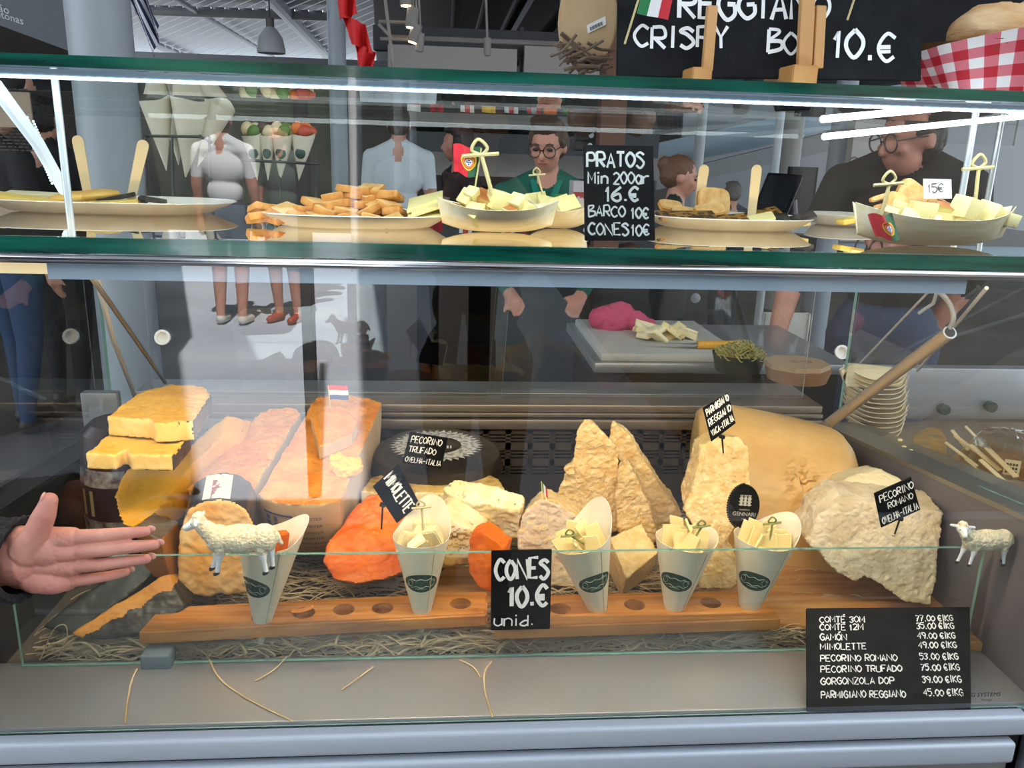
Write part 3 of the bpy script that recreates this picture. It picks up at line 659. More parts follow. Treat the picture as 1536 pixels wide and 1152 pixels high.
# -- parmesan
def rock(fr, y, off, shrink, seed, name, label, mats=None, amp=.0034, f=26, vox=.0022, sel=None, g=CHE):
    A = pts(fr, y); cA = sum(A, V())/len(A); off = V(off)
    B = [cA + (p-cA)*shrink + off for p in A]
    me = remesh(loft(A, B), vox, 1); crumbly(me, amp, f, seed, amp*.55); crumbly(me, .0011, 120, seed+50, .0012)
    if sel: paint(me, sel)
    return cheese(name, me, mats or [PARM], label, g)
rock([(1040, 730), (1027, 768), (1048, 800), (1055, 840), (1048, 884), (1100, 884), (1112, 850), (1080, 826), (1104, 792), (1118, 770), (1126, 727), (1122, 673), (1107, 656), (1078, 656), (1052, 670)], lambda x, y: .13+(885-y)*.0005, (.0, .075, .01), .8, 21, 'parmesan_chunk', 'tall craggy parmesan chunk carrying a sign, leaning on the big drum')
rock([(833, 748), (848, 712), (860, 690), (868, 643), (877, 629), (888, 631), (904, 650), (930, 676), (924, 745), (928, 795), (900, 812), (845, 805)], .30, (.012, .06, .0), .8, 22, 'parmesan_chunk', 'tall pointed parmesan chunk, leftmost of three behind the small paper flag')
rock([(846, 703), (852, 697), (862, 699), (862, 712), (850, 711)], .285, (.002, .012, 0), .8, 23, 'parmesan_chunk', 'tiny parmesan crumb stuck on the side of the leftmost pointed chunk', amp=.002, vox=.0015)
rock([(923, 745), (930, 700), (940, 688), (958, 722), (976, 766), (987, 812), (960, 822), (928, 796)], .275, (.01, .05, 0), .8, 24, 'parmesan_chunk', 'lower parmesan chunk wedged between the two pointed ones')
rock([(913, 660), (919, 631), (926, 636), (941, 651), (963, 687), (993, 733), (1023, 772), (1000, 806), (980, 800), (945, 720)], .33, (.012, .05, 0), .8, 25, 'parmesan_chunk', 'thin slanting parmesan shard, right of the three pointed chunks')
rock([(776, 800), (782, 778), (792, 764), (810, 748), (838, 757), (866, 775), (890, 800), (880, 838), (860, 880), (800, 880), (778, 840)], .20, (.012, .07, .0), .85, 26, 'aged_block', 'low pale block with a little Italian paper flag stuck in it', [PARP, PARM], amp=.003, sel=lambda c, n: 1 if n.z > .3 else 0)
# square block
zt = P(940, 872, .125).z
A = [Z(x, y, zt) for x, y in [(940, 873), (912, 802), (963, 784), (989, 828)]]; zb = FZ+.03
A = [P(940, 868, .125), P(914, 806, .19), P(962, 785, .235), P(988, 828, .165)]
me = remesh(loft(A, [p+V((.0, .03, -.055)) for p in A]), .0025, 1); crumbly(me, .0018, 40, 27); paint(me, lambda c, n: 0 if n.z > .4 else 1)
cheese('parmesan_block', me, [PARM, mat('block_side', 'dcb982', .5, bump=.3, bscale=60, sss=.1)], 'squared parmesan block with a corner towards the glass, between third and fourth cone', CHE)
# drum
c = P(1150, 740, .44); c.z = FZ+.012; S = V((math.cos(rad(-14)), math.sin(rad(-14)), 0)); U = V((-S.y, S.x, 0)); b = M(); rings = []
Rd = .25; wd = .150
for i in range(17):
    s = -1+2*i/16; k = 1-.10*abs(s)**9 - .02*s*s; tilt = -.022*s
    rings.append([b.bm.verts.new(c + S*(s*wd) + U*(-Rd*.80*k*math.cos(math.pi*j/36)) + V((0, 0, Rd*k*math.sin(math.pi*j/36)+(tilt if 0 < j < 36 else 0)))) for j in range(37)])
b.skin(rings); me = remesh(b, .0034, 2); crumbly(me, .0011, 26, 28, .0006)
def dots(c_, n):
    q = (c_-c).dot(S)/wd; h = c_.z-c.z
    e = (q-.28)**2/.09+(h-.17)**2/.0016
    return .004*max(0, 1-e)*(1 if fbm(c_, 70, 2) > .02 else -.5)
disp(me, dots)
cheese('parmesan_drum', me, [PARG], 'huge half drum of parmesan with smooth golden rind, rear right of case', CHE)
# oval maker's plaque
c = P(1116, 760, .105); t = thing('oval_plaque', 'black oval plaque with a white castle drawing, leaning on the tall chunk', 'sign', c - V((0, 0, .036)))
m_ = MPP(.105, 760); b = M(); rx, rz = 25*m_, 34.5*m_; n_ = 48
for k, (sc_, y) in enumerate(((1, 0), (1, .006), (.9, .0065))): pass
Rt = Euler((rad(-10), 0, rad(0))).to_matrix(); Rr = Euler((0, rad(4), 0)).to_matrix()
def opt(u, v, d=0): return c + Rr @ (Rt @ V((u, d, v)))
rg = [[b.bm.verts.new(opt(rx*s_*math.cos(2*math.pi*i/n_), rz*s_*math.sin(2*math.pi*i/n_), d)) for i in range(n_)] for s_, d in ((.97, .008), (1, .005), (1, .001), (.96, -.002), (.90, -.0015))]
b.skin(rg); 
for i in range(26):
    a = rad(95+i*6.5); q = opt(rx*1.02*math.cos(a), rz*1.02*math.sin(a), .003); b.ell(q, .0016, u=8, v=6)
ob('plate', b, mat('plaque_black', '0c0c0e', .3), t)
b = M(); f_ = lambda x, y: opt(x, y, -.0032)
printed(b, 'GENNARI', lambda x, y: f_(x, y-.014), .0062, center=True); printed(b, 'CASEIFICIO', lambda x, y: f_(x, y-.0055), .0024, center=True); printed(b, 'Italia', lambda x, y: f_(x, y-.020), .0022, center=True)
for x in (-.0065, 0, .0065):
    b.quad(f_(x-.0022, .002), f_(x+.0022, .002), f_(x+.0022, .017), f_(x-.0022, .017))
    for k in (-.0018, 0, .0018): b.quad(f_(x+k-.0006, .0175), f_(x+k+.0006, .0175), f_(x+k+.0006, .0195), f_(x+k-.0006, .0195))
for y in (.003, .008, .013): b.quad(f_(-.0105, y), f_(.0105, y), f_(.0105, y+.0012), f_(-.0105, y+.0012))
ob('printed_emblem', b, mat('plaque_print', 'b8b4aa', .5), t, None)
# pecorino romano
A = pts([(1262, 752), (1267, 718), (1290, 710), (1321, 704), (1350, 718), (1366, 740), (1340, 775), (1280, 775)], lambda x, y: .20+(750-y)*.001)
me = remesh(loft(A, [p+V((.01, .07, -.02)) for p in A]), .003, 1); crumbly(me, .002, 35, 29, .002)
cheese('romano_block', me, [mat('romano_pale', 'eedfb8', .55, col2='e4cf9d', scale=25, bump=.5, bscale=80, sss=.1)], 'pale block behind the big rugged one, beside the drum', CHE)
A = pts([(1210, 812), (1222, 790), (1226, 775), (1244, 762), (1262, 750), (1310, 755), (1357, 761), (1415, 768), (1406, 840), (1397, 908), (1357, 904), (1331, 884), (1322, 876), (1296, 866), (1282, 872), (1270, 866), (1257, 858), (1240, 845), (1228, 826)], lambda x, y: .065+(908-y)*.00045+(1415-x)*.0001)
me = remesh(loft(A, [p+V((.012, .085, .004)) for p in A]), .0026, 1); crumbly(me, .0012, 110, 33, .0014); crumbly(me, .0036, 24, 30, .0025, lambda c, n: 1. if n.y < -.3 else .6)
paint(me, lambda c, n: 1 if n.x > .6 else 0)
cheese('romano_block', me, [ROMA, PARG], 'big rugged pale block with ragged lower edge, above the price slate', CHE)
# ------------------------------------------------------------------ boards, cone racks, cones, signs, sheep, straw
OAK = mat('oak_board', 'd8954a', .45, col2='b26c2b', scale=6, detail=6, stretch=(1.2, 14, 14), bump=.12, bscale=12)
OAKL = mat('pale_oak_board', 'd3a066', .5, col2='b27a40', scale=5, detail=6, stretch=(1.0, 13, 13), bump=.15, bscale=12)
CONEP = mat('cone_paper', 'efe6d2', .55, col2='e5d8bd', scale=30, stretch=(1, 1, .2))
STICK = mat('sticker_green', '143a30', .45); STICKP = mat('sticker_print', '9fb3a2', .6)
SLICE = mat('cheese_slice', 'f2e0a6', .5, col2='ecd592', scale=20, bump=.15, sss=.1); BAMB = mat('bamboo', '8a8f52', .6); BAMBL = mat('bamboo_pale', 'cdbd86', .6)
WOODS = mat('pale_wood_stick', 'e0c79a', .6, col2='d2b582', scale=30, stretch=(1, 1, .2))

def board(name, pl, zt, th, label, m_, notch=None, legs=()):
    A = [Z(x, y, zt) for x, y in pl]; b = M(); b.prism(A, (0, 0, -th)); bmesh.ops.bevel(b.bm, geom=b.bm.edges[:], offset=.002, segments=2, affect='EDGES')
    return tag(ob(name, b, m_), label, 'board')
# cone racks: planks with bored holes on two feet
def rack(name, pl, zt, th, holes, label, feet):
    q = [Z(x, y, zt) for x, y in pl]; t = thing(name, label, 'cone rack', ((q[0]+q[1])/2).xy.to_3d() + V((0, 0, FZ+.02)))
    c0, ax = q[0], (q[1]-q[0]); b = M()
    nrm = V((-ax.y, ax.x, 0)).normalized(); wdt = (q[3]-q[0]).dot(nrm)
    me = None; b.prism([q[0], q[1], q[2], q[3]], (0, 0, -th)); bmesh.ops.bevel(b.bm, geom=b.bm.edges[:], offset=.003, segments=3, affect='EDGES')
    me = b.mesh('plank'); o = bpy.data.objects.new('p', me); COL.objects.link(o)
    cb = M()
    for hx, hy, hr in holes:
        h = Z(hx, hy, zt); cb.cyl((h.x, h.y, zt-.1), (h.x, h.y, zt+.05), hr, n=28)
    cm = cb.mesh('c'); co = bpy.data.objects.new('c', cm); COL.objects.link(co)
    md = o.modifiers.new('b', 'BOOLEAN'); md.object = co; md.operation = 'DIFFERENCE'; md.solver = 'EXACT'
    dg = bpy.context.evaluated_depsgraph_get(); dg.update(); out = bpy.data.meshes.new_from_object(o.evaluated_get(dg)); out.materials.clear()
    bpy.data.objects.remove(o); bpy.data.objects.remove(co)
    link('plank', out, OAK, t, 30)
    for fx, fy in feet:
        p = Z(fx, fy, zt-th); b = M(); b.bar((p.x-.012, p.y+.006, FZ+.003), (p.x+.012, p.y+wdt*.7, zt-th)); ob('foot', b, OAK, t)
    return t
ZR = .770; hr = .0165
rack('cone_rack', [(207, 948), (731, 921), (731, 886), (240, 910)], ZR, .022, [(394, 925, hr), (456, 919, hr), (516, 914, hr), (574, 912, hr), (634, 908, hr), (691, 905, hr)], 'long wooden cone holder with rounded left end, left of the CONES sign', [(420, 945), (660, 928)])
rack('cone_rack', [(742, 941), (1172, 927), (1140, 884), (742, 893)], ZR, .022, [(782, 915, hr), (840, 913, hr), (896, 909, hr), (952, 907, hr), (1010, 906, hr), (1066, 904, hr), (1124, 901, hr)], 'long wooden cone holder right of the CONES sign, reaching towards the slate', [(760, 942), (1100, 930)])
board('cutting_board', [(1150, 935), (1478, 965), (1470, 928), (1430, 890), (1180, 846), (1080, 852), (1075, 905)], FZ+.040, .016, 'pale wooden board under the parmesan, showing right of the last cone', OAKL)
board('cutting_board', [(640, 905), (780, 905), (785, 850), (668, 848)], FZ+.042, .014, 'pale wooden board glimpsed behind the small orange wedge', OAKL)

# paper cones
def cone(name, tip, cent, rpx, y, lip, label, fill, sang=0., cut=.12, srow=.66):
    """tip / cent: pixels of the point and of the middle of the mouth; lip: tilt direction of the tall point"""
    T = P(tip[0], tip[1], y-.004); Cn = P(cent[0], cent[1], y); ax = (Cn-T); H = ax.length; ax.normalize()
    t = thing(name, label, 'paper cone', T, 'paper cones of cheese in the racks')
    R_ = rpx*MPP(y, cent[1]); x, yy, d = frame(ax); x = (V((1, 0, 0)) - d*d.x).normalized(); yy = d.cross(x)     # x to the right, yy away from us
    b = M(); n = 40; nl = 14; la = lip[0]; lh = lip[1]
    def edge(a):        # mouth height along the rim, pointed at the lip
        k = math.cos((a-la)/2)**2; return H*(1.0 + lh*k**5 - .02)
    def pt(a, s, lift=0.):
        h = edge(a)*s; r = R_*h/H + lift; return T + d*h + x*(r*math.cos(a)) + yy*(r*math.sin(a))
    g = [[b.bm.verts.new(pt(2*math.pi*i/n, cut*.3 + (1-cut*.3)*j/nl)) for i in range(n)] for j in range(nl+1)]
    g2 = [[b.bm.verts.new(pt(2*math.pi*i/n, cut*.3 + (1-cut*.3)*j/nl, -.0008)) for i in range(n)] for j in range(nl+1)]
    b.skin(g, caps=False); b.skin(g2[::-1], caps=False); b.skin([g[-1], g2[-1]], caps=False); b.bm.faces.new(g[0][::-1])
    ob('wrapper', b, CONEP, t, 60)
    b = M()
    for i in range(1): b.tube([pt(rad(-60), s, .0005) for s in (.15, .5, .97)], .0005, n=5)
    ob('overlap_seam', b, mat('seam', 'd3c4a2', .6), t)
    # sticker: an ellipse wrapped on the side that faces us
    b = M(); a0 = rad(-90)+sang; rw, rh = .027, .0165
    def sp(u, v, lift=.0006):
        s = srow + v/H; r = R_*s; return pt(a0 + u/r, s, lift) if s < 1 else pt(a0+u/r, .99, lift)
    N = 36; cvt = b.bm.verts.new(sp(0, 0)); rings = []
    for k in (.35, .7, 1.0): rings.append([b.bm.verts.new(sp(rw*k*math.cos(2*math.pi*i/N), rh*k*math.sin(2*math.pi*i/N))) for i in range(N)])
    for i in range(N): b.bm.faces.new((cvt, rings[0][i], rings[0][(i+1) % N]))
    b.skin(rings, caps=False); st = ob('sticker', b, STICK, t, None)
    b = M(); f = lambda u, v: sp(u, v, .0009)
    for sg in (1, -1):
        L_ = [f(u*.0013, sg*(.0068 + .0014*math.cos(u*.55))) for u in range(-12, 13)]; ribbon(b, L_, .0007, (CAM-T).normalized())
    for sg in (1, -1):
        ribbon(b, [f(sg*(.0165+.004*math.cos(k*.5)), .006*math.sin(k*.5)) for k in range(13)], .0007, (CAM-T).normalized())
        ribbon(b, [f(sg*(.0205+.0016*math.cos(k*.7)), .0033*sg+.0024*math.sin(k*.7)) for k in range(10)], .0006, (CAM-T).normalized())
    for k in range(11): b.quad(f(-.0085+.0015*k, -.0108), f(-.0075+.0015*k, -.0108), f(-.0075+.0015*k, -.0092), f(-.0085+.0015*k, -.0092))
    ob('printed_emblem', b, STICKP, st, None)
    # filling
    O = T + d*(H*.93)
    fill(t, O, x, yy, d, R_)
    return t
def shard(b, c, rx, ry, rz, rr, rot, m=0):
    R3 = Euler(rot).to_matrix(); ps = [V(c)+R3 @ V((sx*rx*rr.uniform(.7, 1), sy*ry*rr.uniform(.7, 1), sz*rz*rr.uniform(.7, 1))) for sx in (-1, 1) for sy in (-1, 1) for sz in (-1, 1)]; b.hull(ps, m)
def slices(seed, n=8, pickdir=(.010, -.004, .03), mt=None, pk=True):
    def fill(t, O, x, yy, d, R_):
        rr = random.Random(seed)
        for i in range(n):
            a = 2*math.pi*i/n + rr.uniform(-.3, .3); r = R_*rr.uniform(.25, .62); c = O + x*(r*math.cos(a)) + yy*(r*math.sin(a)) + d*(.002+.010*(math.sin(a)+1)/2+rr.uniform(0, .006))
            b = M(); w_ = rr.uniform(.011, .016); h_ = rr.uniform(.016, .022)
            u = (x*math.cos(a+.3)+yy*math.sin(a+.3)*.4+d*rr.uniform(-.3, .3)).normalized(); v = (d + yy*.15+x*rr.uniform(-.5, .5)).normalized(); v = (v-u*u.dot(v)).normalized()
            k = rr.uniform(.3, 1); poly = [c-u*w_-v*h_, c+u*w_-v*h_, c+u*w_*k+v*h_, c-u*w_+v*h_*rr.uniform(.6, 1)]
            b.prism(poly, u.cross(v)*.0035); bmesh.ops.bevel(b.bm, geom=b.bm.edges[:], offset=.0005, segments=1, affect='EDGES')
            ob('cheese_slice', b, mt or SLICE, t)
        b = M(); b.ell(O-d*.012, (R_*.8, R_*.8, .012), rot=frame_m(x, yy, d), u=16, v=8); ob('cheese_bed', b, mt or SLICE, t)
        if pk: knotpick(t, O+d*.004-yy*.012+x*.004, O+d*.004-yy*.012+V(pickdir)*1.15, BAMB, 1.5)
    return fill
def frame_m(x, y, d): return Matrix((x, y, d)).transposed()
def knotpick(parent, p0, p1, m_, k=1., name='knot_pick'):
    p0, p1 = V(p0), V(p1); dr = (p1-p0).normalized(); b = M(); b.cyl(p0, p1, .0011*k, n=8)
    s = V((1, 0, .2)); e = V((0, -.3, 1))
    b.tube(smoothline([p1-dr*.001, p1+(s*.5+e*.5)*.006*k, p1+e*.008*k-s*.002*k, p1-s*.005*k+e*.003*k, p1+s*.002*k-e*.001*k]), .0009*k, n=6)
    b.tube([p1-s*.010*k+e*.001*k, p1+V((0, -.0015, 0)), p1+s*.009*k-e*.001*k], .0011*k, n=6)
    return ob(name, b, m_, parent) if parent else ob(name, b, m_)
def orange_fill(t, O, x, yy, d, R_):
    for i, (u, v) in enumerate(((-.3, .1), (.2, .3), (.05, -.35))):
        b = M(); shard(b, O+x*(u*R_)+yy*(v*R_)+d*.004*i, .017, .008, .016, random.Random(i), (.2*i, .3*i-.2, .5*i)); bmesh.ops.bevel(b.bm, geom=b.bm.edges[:], offset=.001, segments=2, affect='EDGES'); ob('cheese_slice', b, MIMO, t)
def truffle_fill(t, O, x, yy, d, R_):
    rr = random.Random(5)
    for i, (u, v, w_) in enumerate(((-.45, -.2, .003), (.42, -.15, .010), (0, .4, .012), (-.1, -.45, .0), (.05, 0, .008))):
        b = M(); shard(b, O+x*(u*R_)+yy*(v*R_)+d*w_, .016, .011, .019, rr, (rr.uniform(-.4, .4), rr.uniform(-.5, .5), rr.uniform(-.6, .6))); bmesh.ops.bevel(b.bm, geom=b.bm.edges[:], offset=.0015, segments=2, affect='EDGES')
        ob('cheese_chunk', b, [TRUS, TRUF][i in (3, 4)], t)
    p = O+d*.012+x*.003-yy*.006; knotpick(t, p, p+V((-.002, -.002, .047)), BAMBL, 1.5)
yc = .072
cone('cheese_cone', (389, 980), (404, 808), 46, .045, (rad(20), .20), 'paper cone of orange slices, behind the sideways-facing sheep', orange_fill, sang=-.5)
cone('cheese_cone', (633, 972), (632, 800), 43, .065, (rad(70), .24), 'paper cone of truffle-flecked chunks in front of the orange half ball', truffle_fill, sang=0.)
cone('cheese_cone', (908, 962), (872, 806), 46, .062, (rad(35), .25), 'paper cone of pale slices just right of the CONES sign', slices(11, 9, (-.020, -.010, .020)), sang=.12)
cone('cheese_cone', (1002, 962), (1029, 806), 47, .062, (rad(20), .08), 'paper cone of pale slices in the middle of the right holder', slices(12, 9, (.016, -.004, .030)), sang=-.5)
cone('cheese_cone', (1112, 962), (1147, 804), 47, .062, (rad(25), .2), 'paper cone of pale slices nearest the price slate, in the last hole', slices(13, 9, (.004, -.002, .032)), sang=-.5)
for i, (px, py) in enumerate([(444, 915), (470, 912)]):
    if i: continue
    c = Z(458, 917, ZR); b = M(); b.tube(smoothline([c+V((-.022, -.004, .004)), c+V((-.008, -.002, .002)), c+V((.004, 0, .004)), c+V((.012, .002, .008))]), [.002]+[.005]*14+[.002], n=8, flat=.6)
    tag(ob('cheese_shaving', b, [BEEM]), 'thin cheese shaving lying over a hole of the left holder', 'cheese')

# signs on stakes
def q4(c, y): return [P(a, b_, y) for a, b_ in c]         # bottom left, bottom right, top right, top left
def stakesign(corners, y, lines, stake, name, label, seed, cat='sign', th=.0022):
    BL, BR, TR, TL = q4(corners, y); r = (BR-BL); u = (TL-BL); n = r.cross(u).normalized()   # n towards us
    t = thing(name, label, cat, P(stake[1][0], stake[1][1], y+.004), 'small black cheese signs')
    b = M(); b.prism([BL, BR, TR, TL], -n*th); bmesh.ops.bevel(b.bm, geom=b.bm.edges[:], offset=.0008, segments=1, affect='EDGES'); pl = ob('plate', b, BOARD, t)
    b = M()
    for k, (tx, u0, v0, h, asp, thick) in enumerate(lines): chalk(b, tx, BL+r*u0+u*v0, r, u, u.length*h, asp, thick, seed+k, m=0, maxw=(.97-u0)*r.length)
    ob('lettering', b, CHALK, pl, None)
    a, c = P(*stake[0], y+.004), P(*stake[1], y+.004); b = M(); b.cyl(a, c, .0016, .0012, n=8); b.box(a, (.009, .006, .006), rot=(0, rad(15), 0), bevel=.001); ob('stake', b, BLACK, t); return t
stakesign([(603, 695), (662, 703), (672, 657), (615, 648)], .30, [('PECORINO', .08, .70, .20, .46, .13), ('TRUFADO', .08, .40, .19, .48, .13), ('OVELHA-ITALIA', .06, .08, .16, .42, .13)], ((637, 702), (639, 716)), 'cheese_sign', 'black stake sign reading PECORINO TRUFADO in the flecked half wheel', 3)
stakesign([(559, 730), (595, 785), (630, 757), (598, 695)], .10, [('MIMOLETTE', .04, .38, .36, .30, .13)], ((574, 757), (572, 794)), 'cheese_sign', 'black tilted stake sign reading MIMOLETTE in the orange half ball', 5)
stakesign([(1067, 663), (1104, 635), (1092, 589), (1054, 612)], .12, [('PARMIGIANO', .08, .72, .19, .42, .14), ('REGGIANO', .08, .42, .19, .46, .14), ('VACA-ITALIA', .08, .12, .18, .42, .14)], ((1083, 655), (1085, 680)), 'cheese_sign', 'black stake sign reading PARMIGIANO REGGIANO on the tall chunk', 7)
stakesign([(1322, 792), (1381, 765), (1367, 715), (1311, 740)], .045, [('PECORINO', .10, .68, .2, .46, .13), ('ROMANO', .26, .42, .17, .5, .13), ('OVELHA-ITALIA', .06, .08, .19, .40, .13)], ((1350, 778), (1342, 801)), 'cheese_sign', 'black stake sign reading PECORINO ROMANO in the big rugged block', 9)
def flatsign(corners, ys, lines, name, label, mt, seed, th=.003, lift=None):
    BL, BR, TR, TL = [P(a, b_, y) for (a, b_), y in zip(corners, ys)]; r, u = BR-BL, TL-BL; n = r.cross(u).normalized(); b = M(); b.prism([BL, BR, TR, TL], -n*th)
    bmesh.ops.bevel(b.bm, geom=b.bm.edges[:], offset=.0008, segments=2, affect='EDGES'); o = tag(ob(name, b, mt), label, 'sign')
    b = M()
    for k, (tx, u0, v0, h, asp, thick) in enumerate(lines): chalk(b, tx, BL+r*u0+u*v0, r, u, u.length*h, asp, thick, seed+k, maxw=((.98 if len(lines) < 12 or u0 > .5 else .66)-u0)*r.length)
    ob('lettering', b, CHALK, o, None); return o
flatsign([(736, 946), (825, 944), (828, 824), (737, 826)], [-.009]*4, [('CONES', .08, .65, .245, .60, .15), ('10.€', .30, .30, .25, .52, .17), ('unid.', .06, .06, .14, .62, .13)], 'price_sign', 'black sign reading CONES 10 euro hanging on the glass barrier', BOARD, 21, .002)
L1 = ["COMTÉ 30M", "COMTÉ 12M", "GAMÓN", "MIMOLETTE", "PECORINO ROMANO", "PECORINO TRUFADO", "GORGONZOLA DOP", "PARMIGIANO REGGIANO"]; L2 = ["77.00 €|KG", "35.00 €|KG", "49.00 €|KG", "49.00 €|KG", "53.00 €|KG", "75.00 €|KG", "39.00 €|KG", "45.00 €|KG"]
ln = []
for i in range(8):
    v = [.845, .765, .665, .570, .455, .35, .235, .11][i]; ln += [(L1[i], .085, v, .062, .62 if i < 7 else .54, .17), (L2[i], .715, v+.008, .062, .52, .17)]
_yb = Z(1211, 1066, .7275).y+.001, Z(1457, 1063, .7275).y+.001
sl = flatsign([(1211, 1066), (1457, 1063), (1455, 910), (1210, 912)], [_yb[0], _yb[1], -.012, -.012], ln, 'price_slate', 'large grey slate with the white price list, leaning on the glass barrier', SLATE, 31, .005)

# sheep figurines on the barrier
WOOL = mat('wool', 'd9cfae', .8, col2='efe7cc', scale=160, bump=.8, bscale=260); SFACE = mat('sheep_face', 'eef0f2', .5); HOOF = mat('hoof', '2b2b2e', .5)
def sheep(base_px, y, L_, flip, head, label, legs, hd):
    """flip -1: faces left; head: +front turned to us"""
    o0 = P(base_px[0], base_px[1], y); k = L_; F = flip
    def q(a, b_, c): return o0 + V((F*a*k, b_*k, c*k))
    b = M(); b.ell(q(0, 0, .42), (.34*k, .155*k, .17*k)); b.ell(q(-.25, 0, .43), (.155*k, .145*k, .165*k)); b.ell(q(.25, 0, .42), (.15*k, .14*k, .17*k)); b.cap(q(.30, 0, .46), q(.44, hd*.02, .60), .115*k, .085*k)
    for a, s, kx in legs:
        b.cap(q(a, s, .33), q(a+kx*.5, s, .20), .065*k, .036*k); b.cap(q(a+kx*.5, s, .20), q(a+kx, s, .03), .030*k, .024*k); b.cap(q(a+kx, s, .03), q(a+kx+.025, s, .015), .028*k, .026*k)
    b.cap(q(-.39, 0, .48), q(-.44, 0, .36), .03*k, .02*k)
    hc = q(.47, hd*.03, .64); fd = V((F*.80, 0, -.45)).normalized() if head == 0 else V((F*.25, -.85, -.40)).normalized()
    b.ell(hc, .088*k); b.cap(hc+fd*.03*k, hc+fd*.155*k, .066*k, .042*k)
    sd = fd.cross(V((0, 0, 1))).normalized()
    for s in (1, -1): b.cap(hc+sd*s*.06*k+V((0, 0, .03*k)), hc+sd*s*.17*k+V((0, 0, .02*k))-fd*.02*k, .028*k, .022*k)
    b.ell(hc+V((0, 0, .06*k))-fd*.01*k, (.07*k, .07*k, .05*k))
    me = remesh(b, .0012, 2)
    def wool(c):
        z = (c.z-o0.z)/k
        dd = (c-hc).dot(fd)
        if dd > .02*k and dd < .3*k and ((c-hc)-fd*dd).length < .082*k: return False
        if (c-hc).length < .21*k and abs((c-hc).dot(sd)) > .08*k and z > .63 and dd > -.05*k: return False
        return z > .27
    disp(me, lambda c, n: (.0011*abs(noise.noise(c*520)) + .0006*noise.noise(c*260)) if wool(c) else 0.)
    paint(me, lambda c, n: 0 if wool(c) else 2 if (c.z-o0.z)/k < .045 else 1)
    o = tag(link('sheep_figurine', me, [WOOL, SFACE, HOOF], None, 60), label, 'figurine')
    b = M()
    for s in ((1, -1) if head else (1 if F > 0 else -1, )): b.ell(hc+fd*.066*k+sd*s*.048*k+V((0, 0, .022*k)), .016*k, u=10, v=8)
    ob('eye', b, BLACK, o)
    b = M(); tipn = hc+fd*.192*k; b.ell(tipn, (.020*k, .014*k, .012*k), u=10, v=6); ob('nose', b, mat('nose_pink', 'b58d86', .5), o); return o
sheep((366, 858), -.030, .118, -1, 0, 'white sheep figurine facing sideways, perched on the barrier before the orange cone', [(.22, -.07, .06), (.26, .05, .10), (-.22, -.07, -.05), (-.30, .06, -.02)], 0)
sheep((1474, 846), -.030, .092, -1, 1, 'white sheep figurine looking straight out, at the end of the barrier by the slate', [(.22, -.07, .05), (.30, .04, .10), (-.25, -.07, -.05), (-.30, .06, -.08)], -1)

# paper flags in the cheeses
def flagpick(p0, p1, W, Hh, cols, name, label, wave=.002, fdir=(1, 0, -.1)):
    t = thing(name, label, 'paper flag', p0); b = M(); b.cyl(p0, p1, .0008, n=8); ob('stick', b, BAMBL, t); fd = V(fdir).normalized(); up = (V(p1)-V(p0)).normalized(); b = M()
    b.sheet(lambda u, v: V(p1)+fd*(u*W)-up*(Hh*(1-v))+V((0, wave*math.sin(u*6), 0)), 12, 3, th=.0003, mfn=cols); ob('flag', b, [mat('flag_red', 'c8202f', .6), mat('flag_white', 'ececea', .6), mat('flag_green', '1f7a43', .6), mat('flag_blue', '20408c', .6)], t); return t
flagpick(P(816, 776, .21), P(812, 722, .21), .018, .017, lambda u, v: 2 if u < .33 else 1 if u < .66 else 0, 'paper_flag', 'tiny Italian paper flag on a pick in the low pale block', fdir=(.55, 0, -.75))
flagpick(P(496, 614, .44), P(492, 578, .44), .036, .028, lambda u, v: 3 if v < .33 else 1 if v < .66 else 0, 'paper_flag', 'tiny Dutch paper flag standing at the back of the orange half wheels', fdir=(1, 0, 0))

# straw
STRAW = mat('straw', 'e0cba8', .6, col2='bb9f78', scale=9); rs = random.Random(4)
def strand(b, c, L_, ang, curv, lift, w_, flat=.35):
    n = 9; p = V(c); a = ang; ps = []
    for i in range(n):
        t_ = i/(n-1); ps.append(p + V((0, 0, lift*math.sin(math.pi*t_)))); p = p + V((math.cos(a), math.sin(a)*.6, 0))*(L_/n); a += curv/n
    b.tube(ps, w_, n=5, flat=flat)
b = M()
for i in range(6800):
    front = rs.random() < .6
    c = V((rs.uniform(XL+.05, XR-.08), rs.uniform(.030, .13) if front else rs.uniform(.12, .52), FZ+rs.uniform(.003, .030)))
    L_ = rs.uniform(.04, .13); a_ = rs.uniform(-.7, .7) + (math.pi if rs.random() < .5 else 0)
    ex = c.x+math.cos(a_)*L_; ey = c.y+math.sin(a_)*L_*.6
    if not (XL+.02 < ex < XR-.03) or ey < .022 or ey > .57: continue
    strand(b, c, L_, a_, rs.uniform(-1.2, 1.2), rs.uniform(0, .016), rs.uniform(.0012, .0021))
tag(ob('straw_bedding', b, STRAW), 'bed of curled brown straw under the cheeses and cone racks', 'straw', kind='stuff')
for k, (pp, lab) in enumerate([([(205, 1003), (196, 1025), (190, 1060), (187, 1086)], 'short straw blade hanging on the steel ledge below the clip'), ([(312, 985), (330, 1018), (375, 1050), (440, 1082)], 'longest straw blade lying across the steel ledge'), ([(737, 992), (727, 1010), (728, 1040), (739, 1076)], 'bent straw blade on the ledge beneath the CONES sign'), ([(430, 985), (410, 1005), (382, 1022)], 'straight little straw blade on the ledge under the sheep'), ([(690, 990), (710, 1000), (721, 1016)], 'thin straw tip poking out left of the CONES sign'), ([(20+540, 1000), (530, 1022), (512, 1035)], 'stray straw blade curving over the ledge under the orange half ball')]):
    b = M(); b.tube(smoothline([Z(x, y, .7272) for x, y in pp]), .0014, n=6, flat=.5); tag(ob('straw_blade', b, STRAW), lab, 'straw')
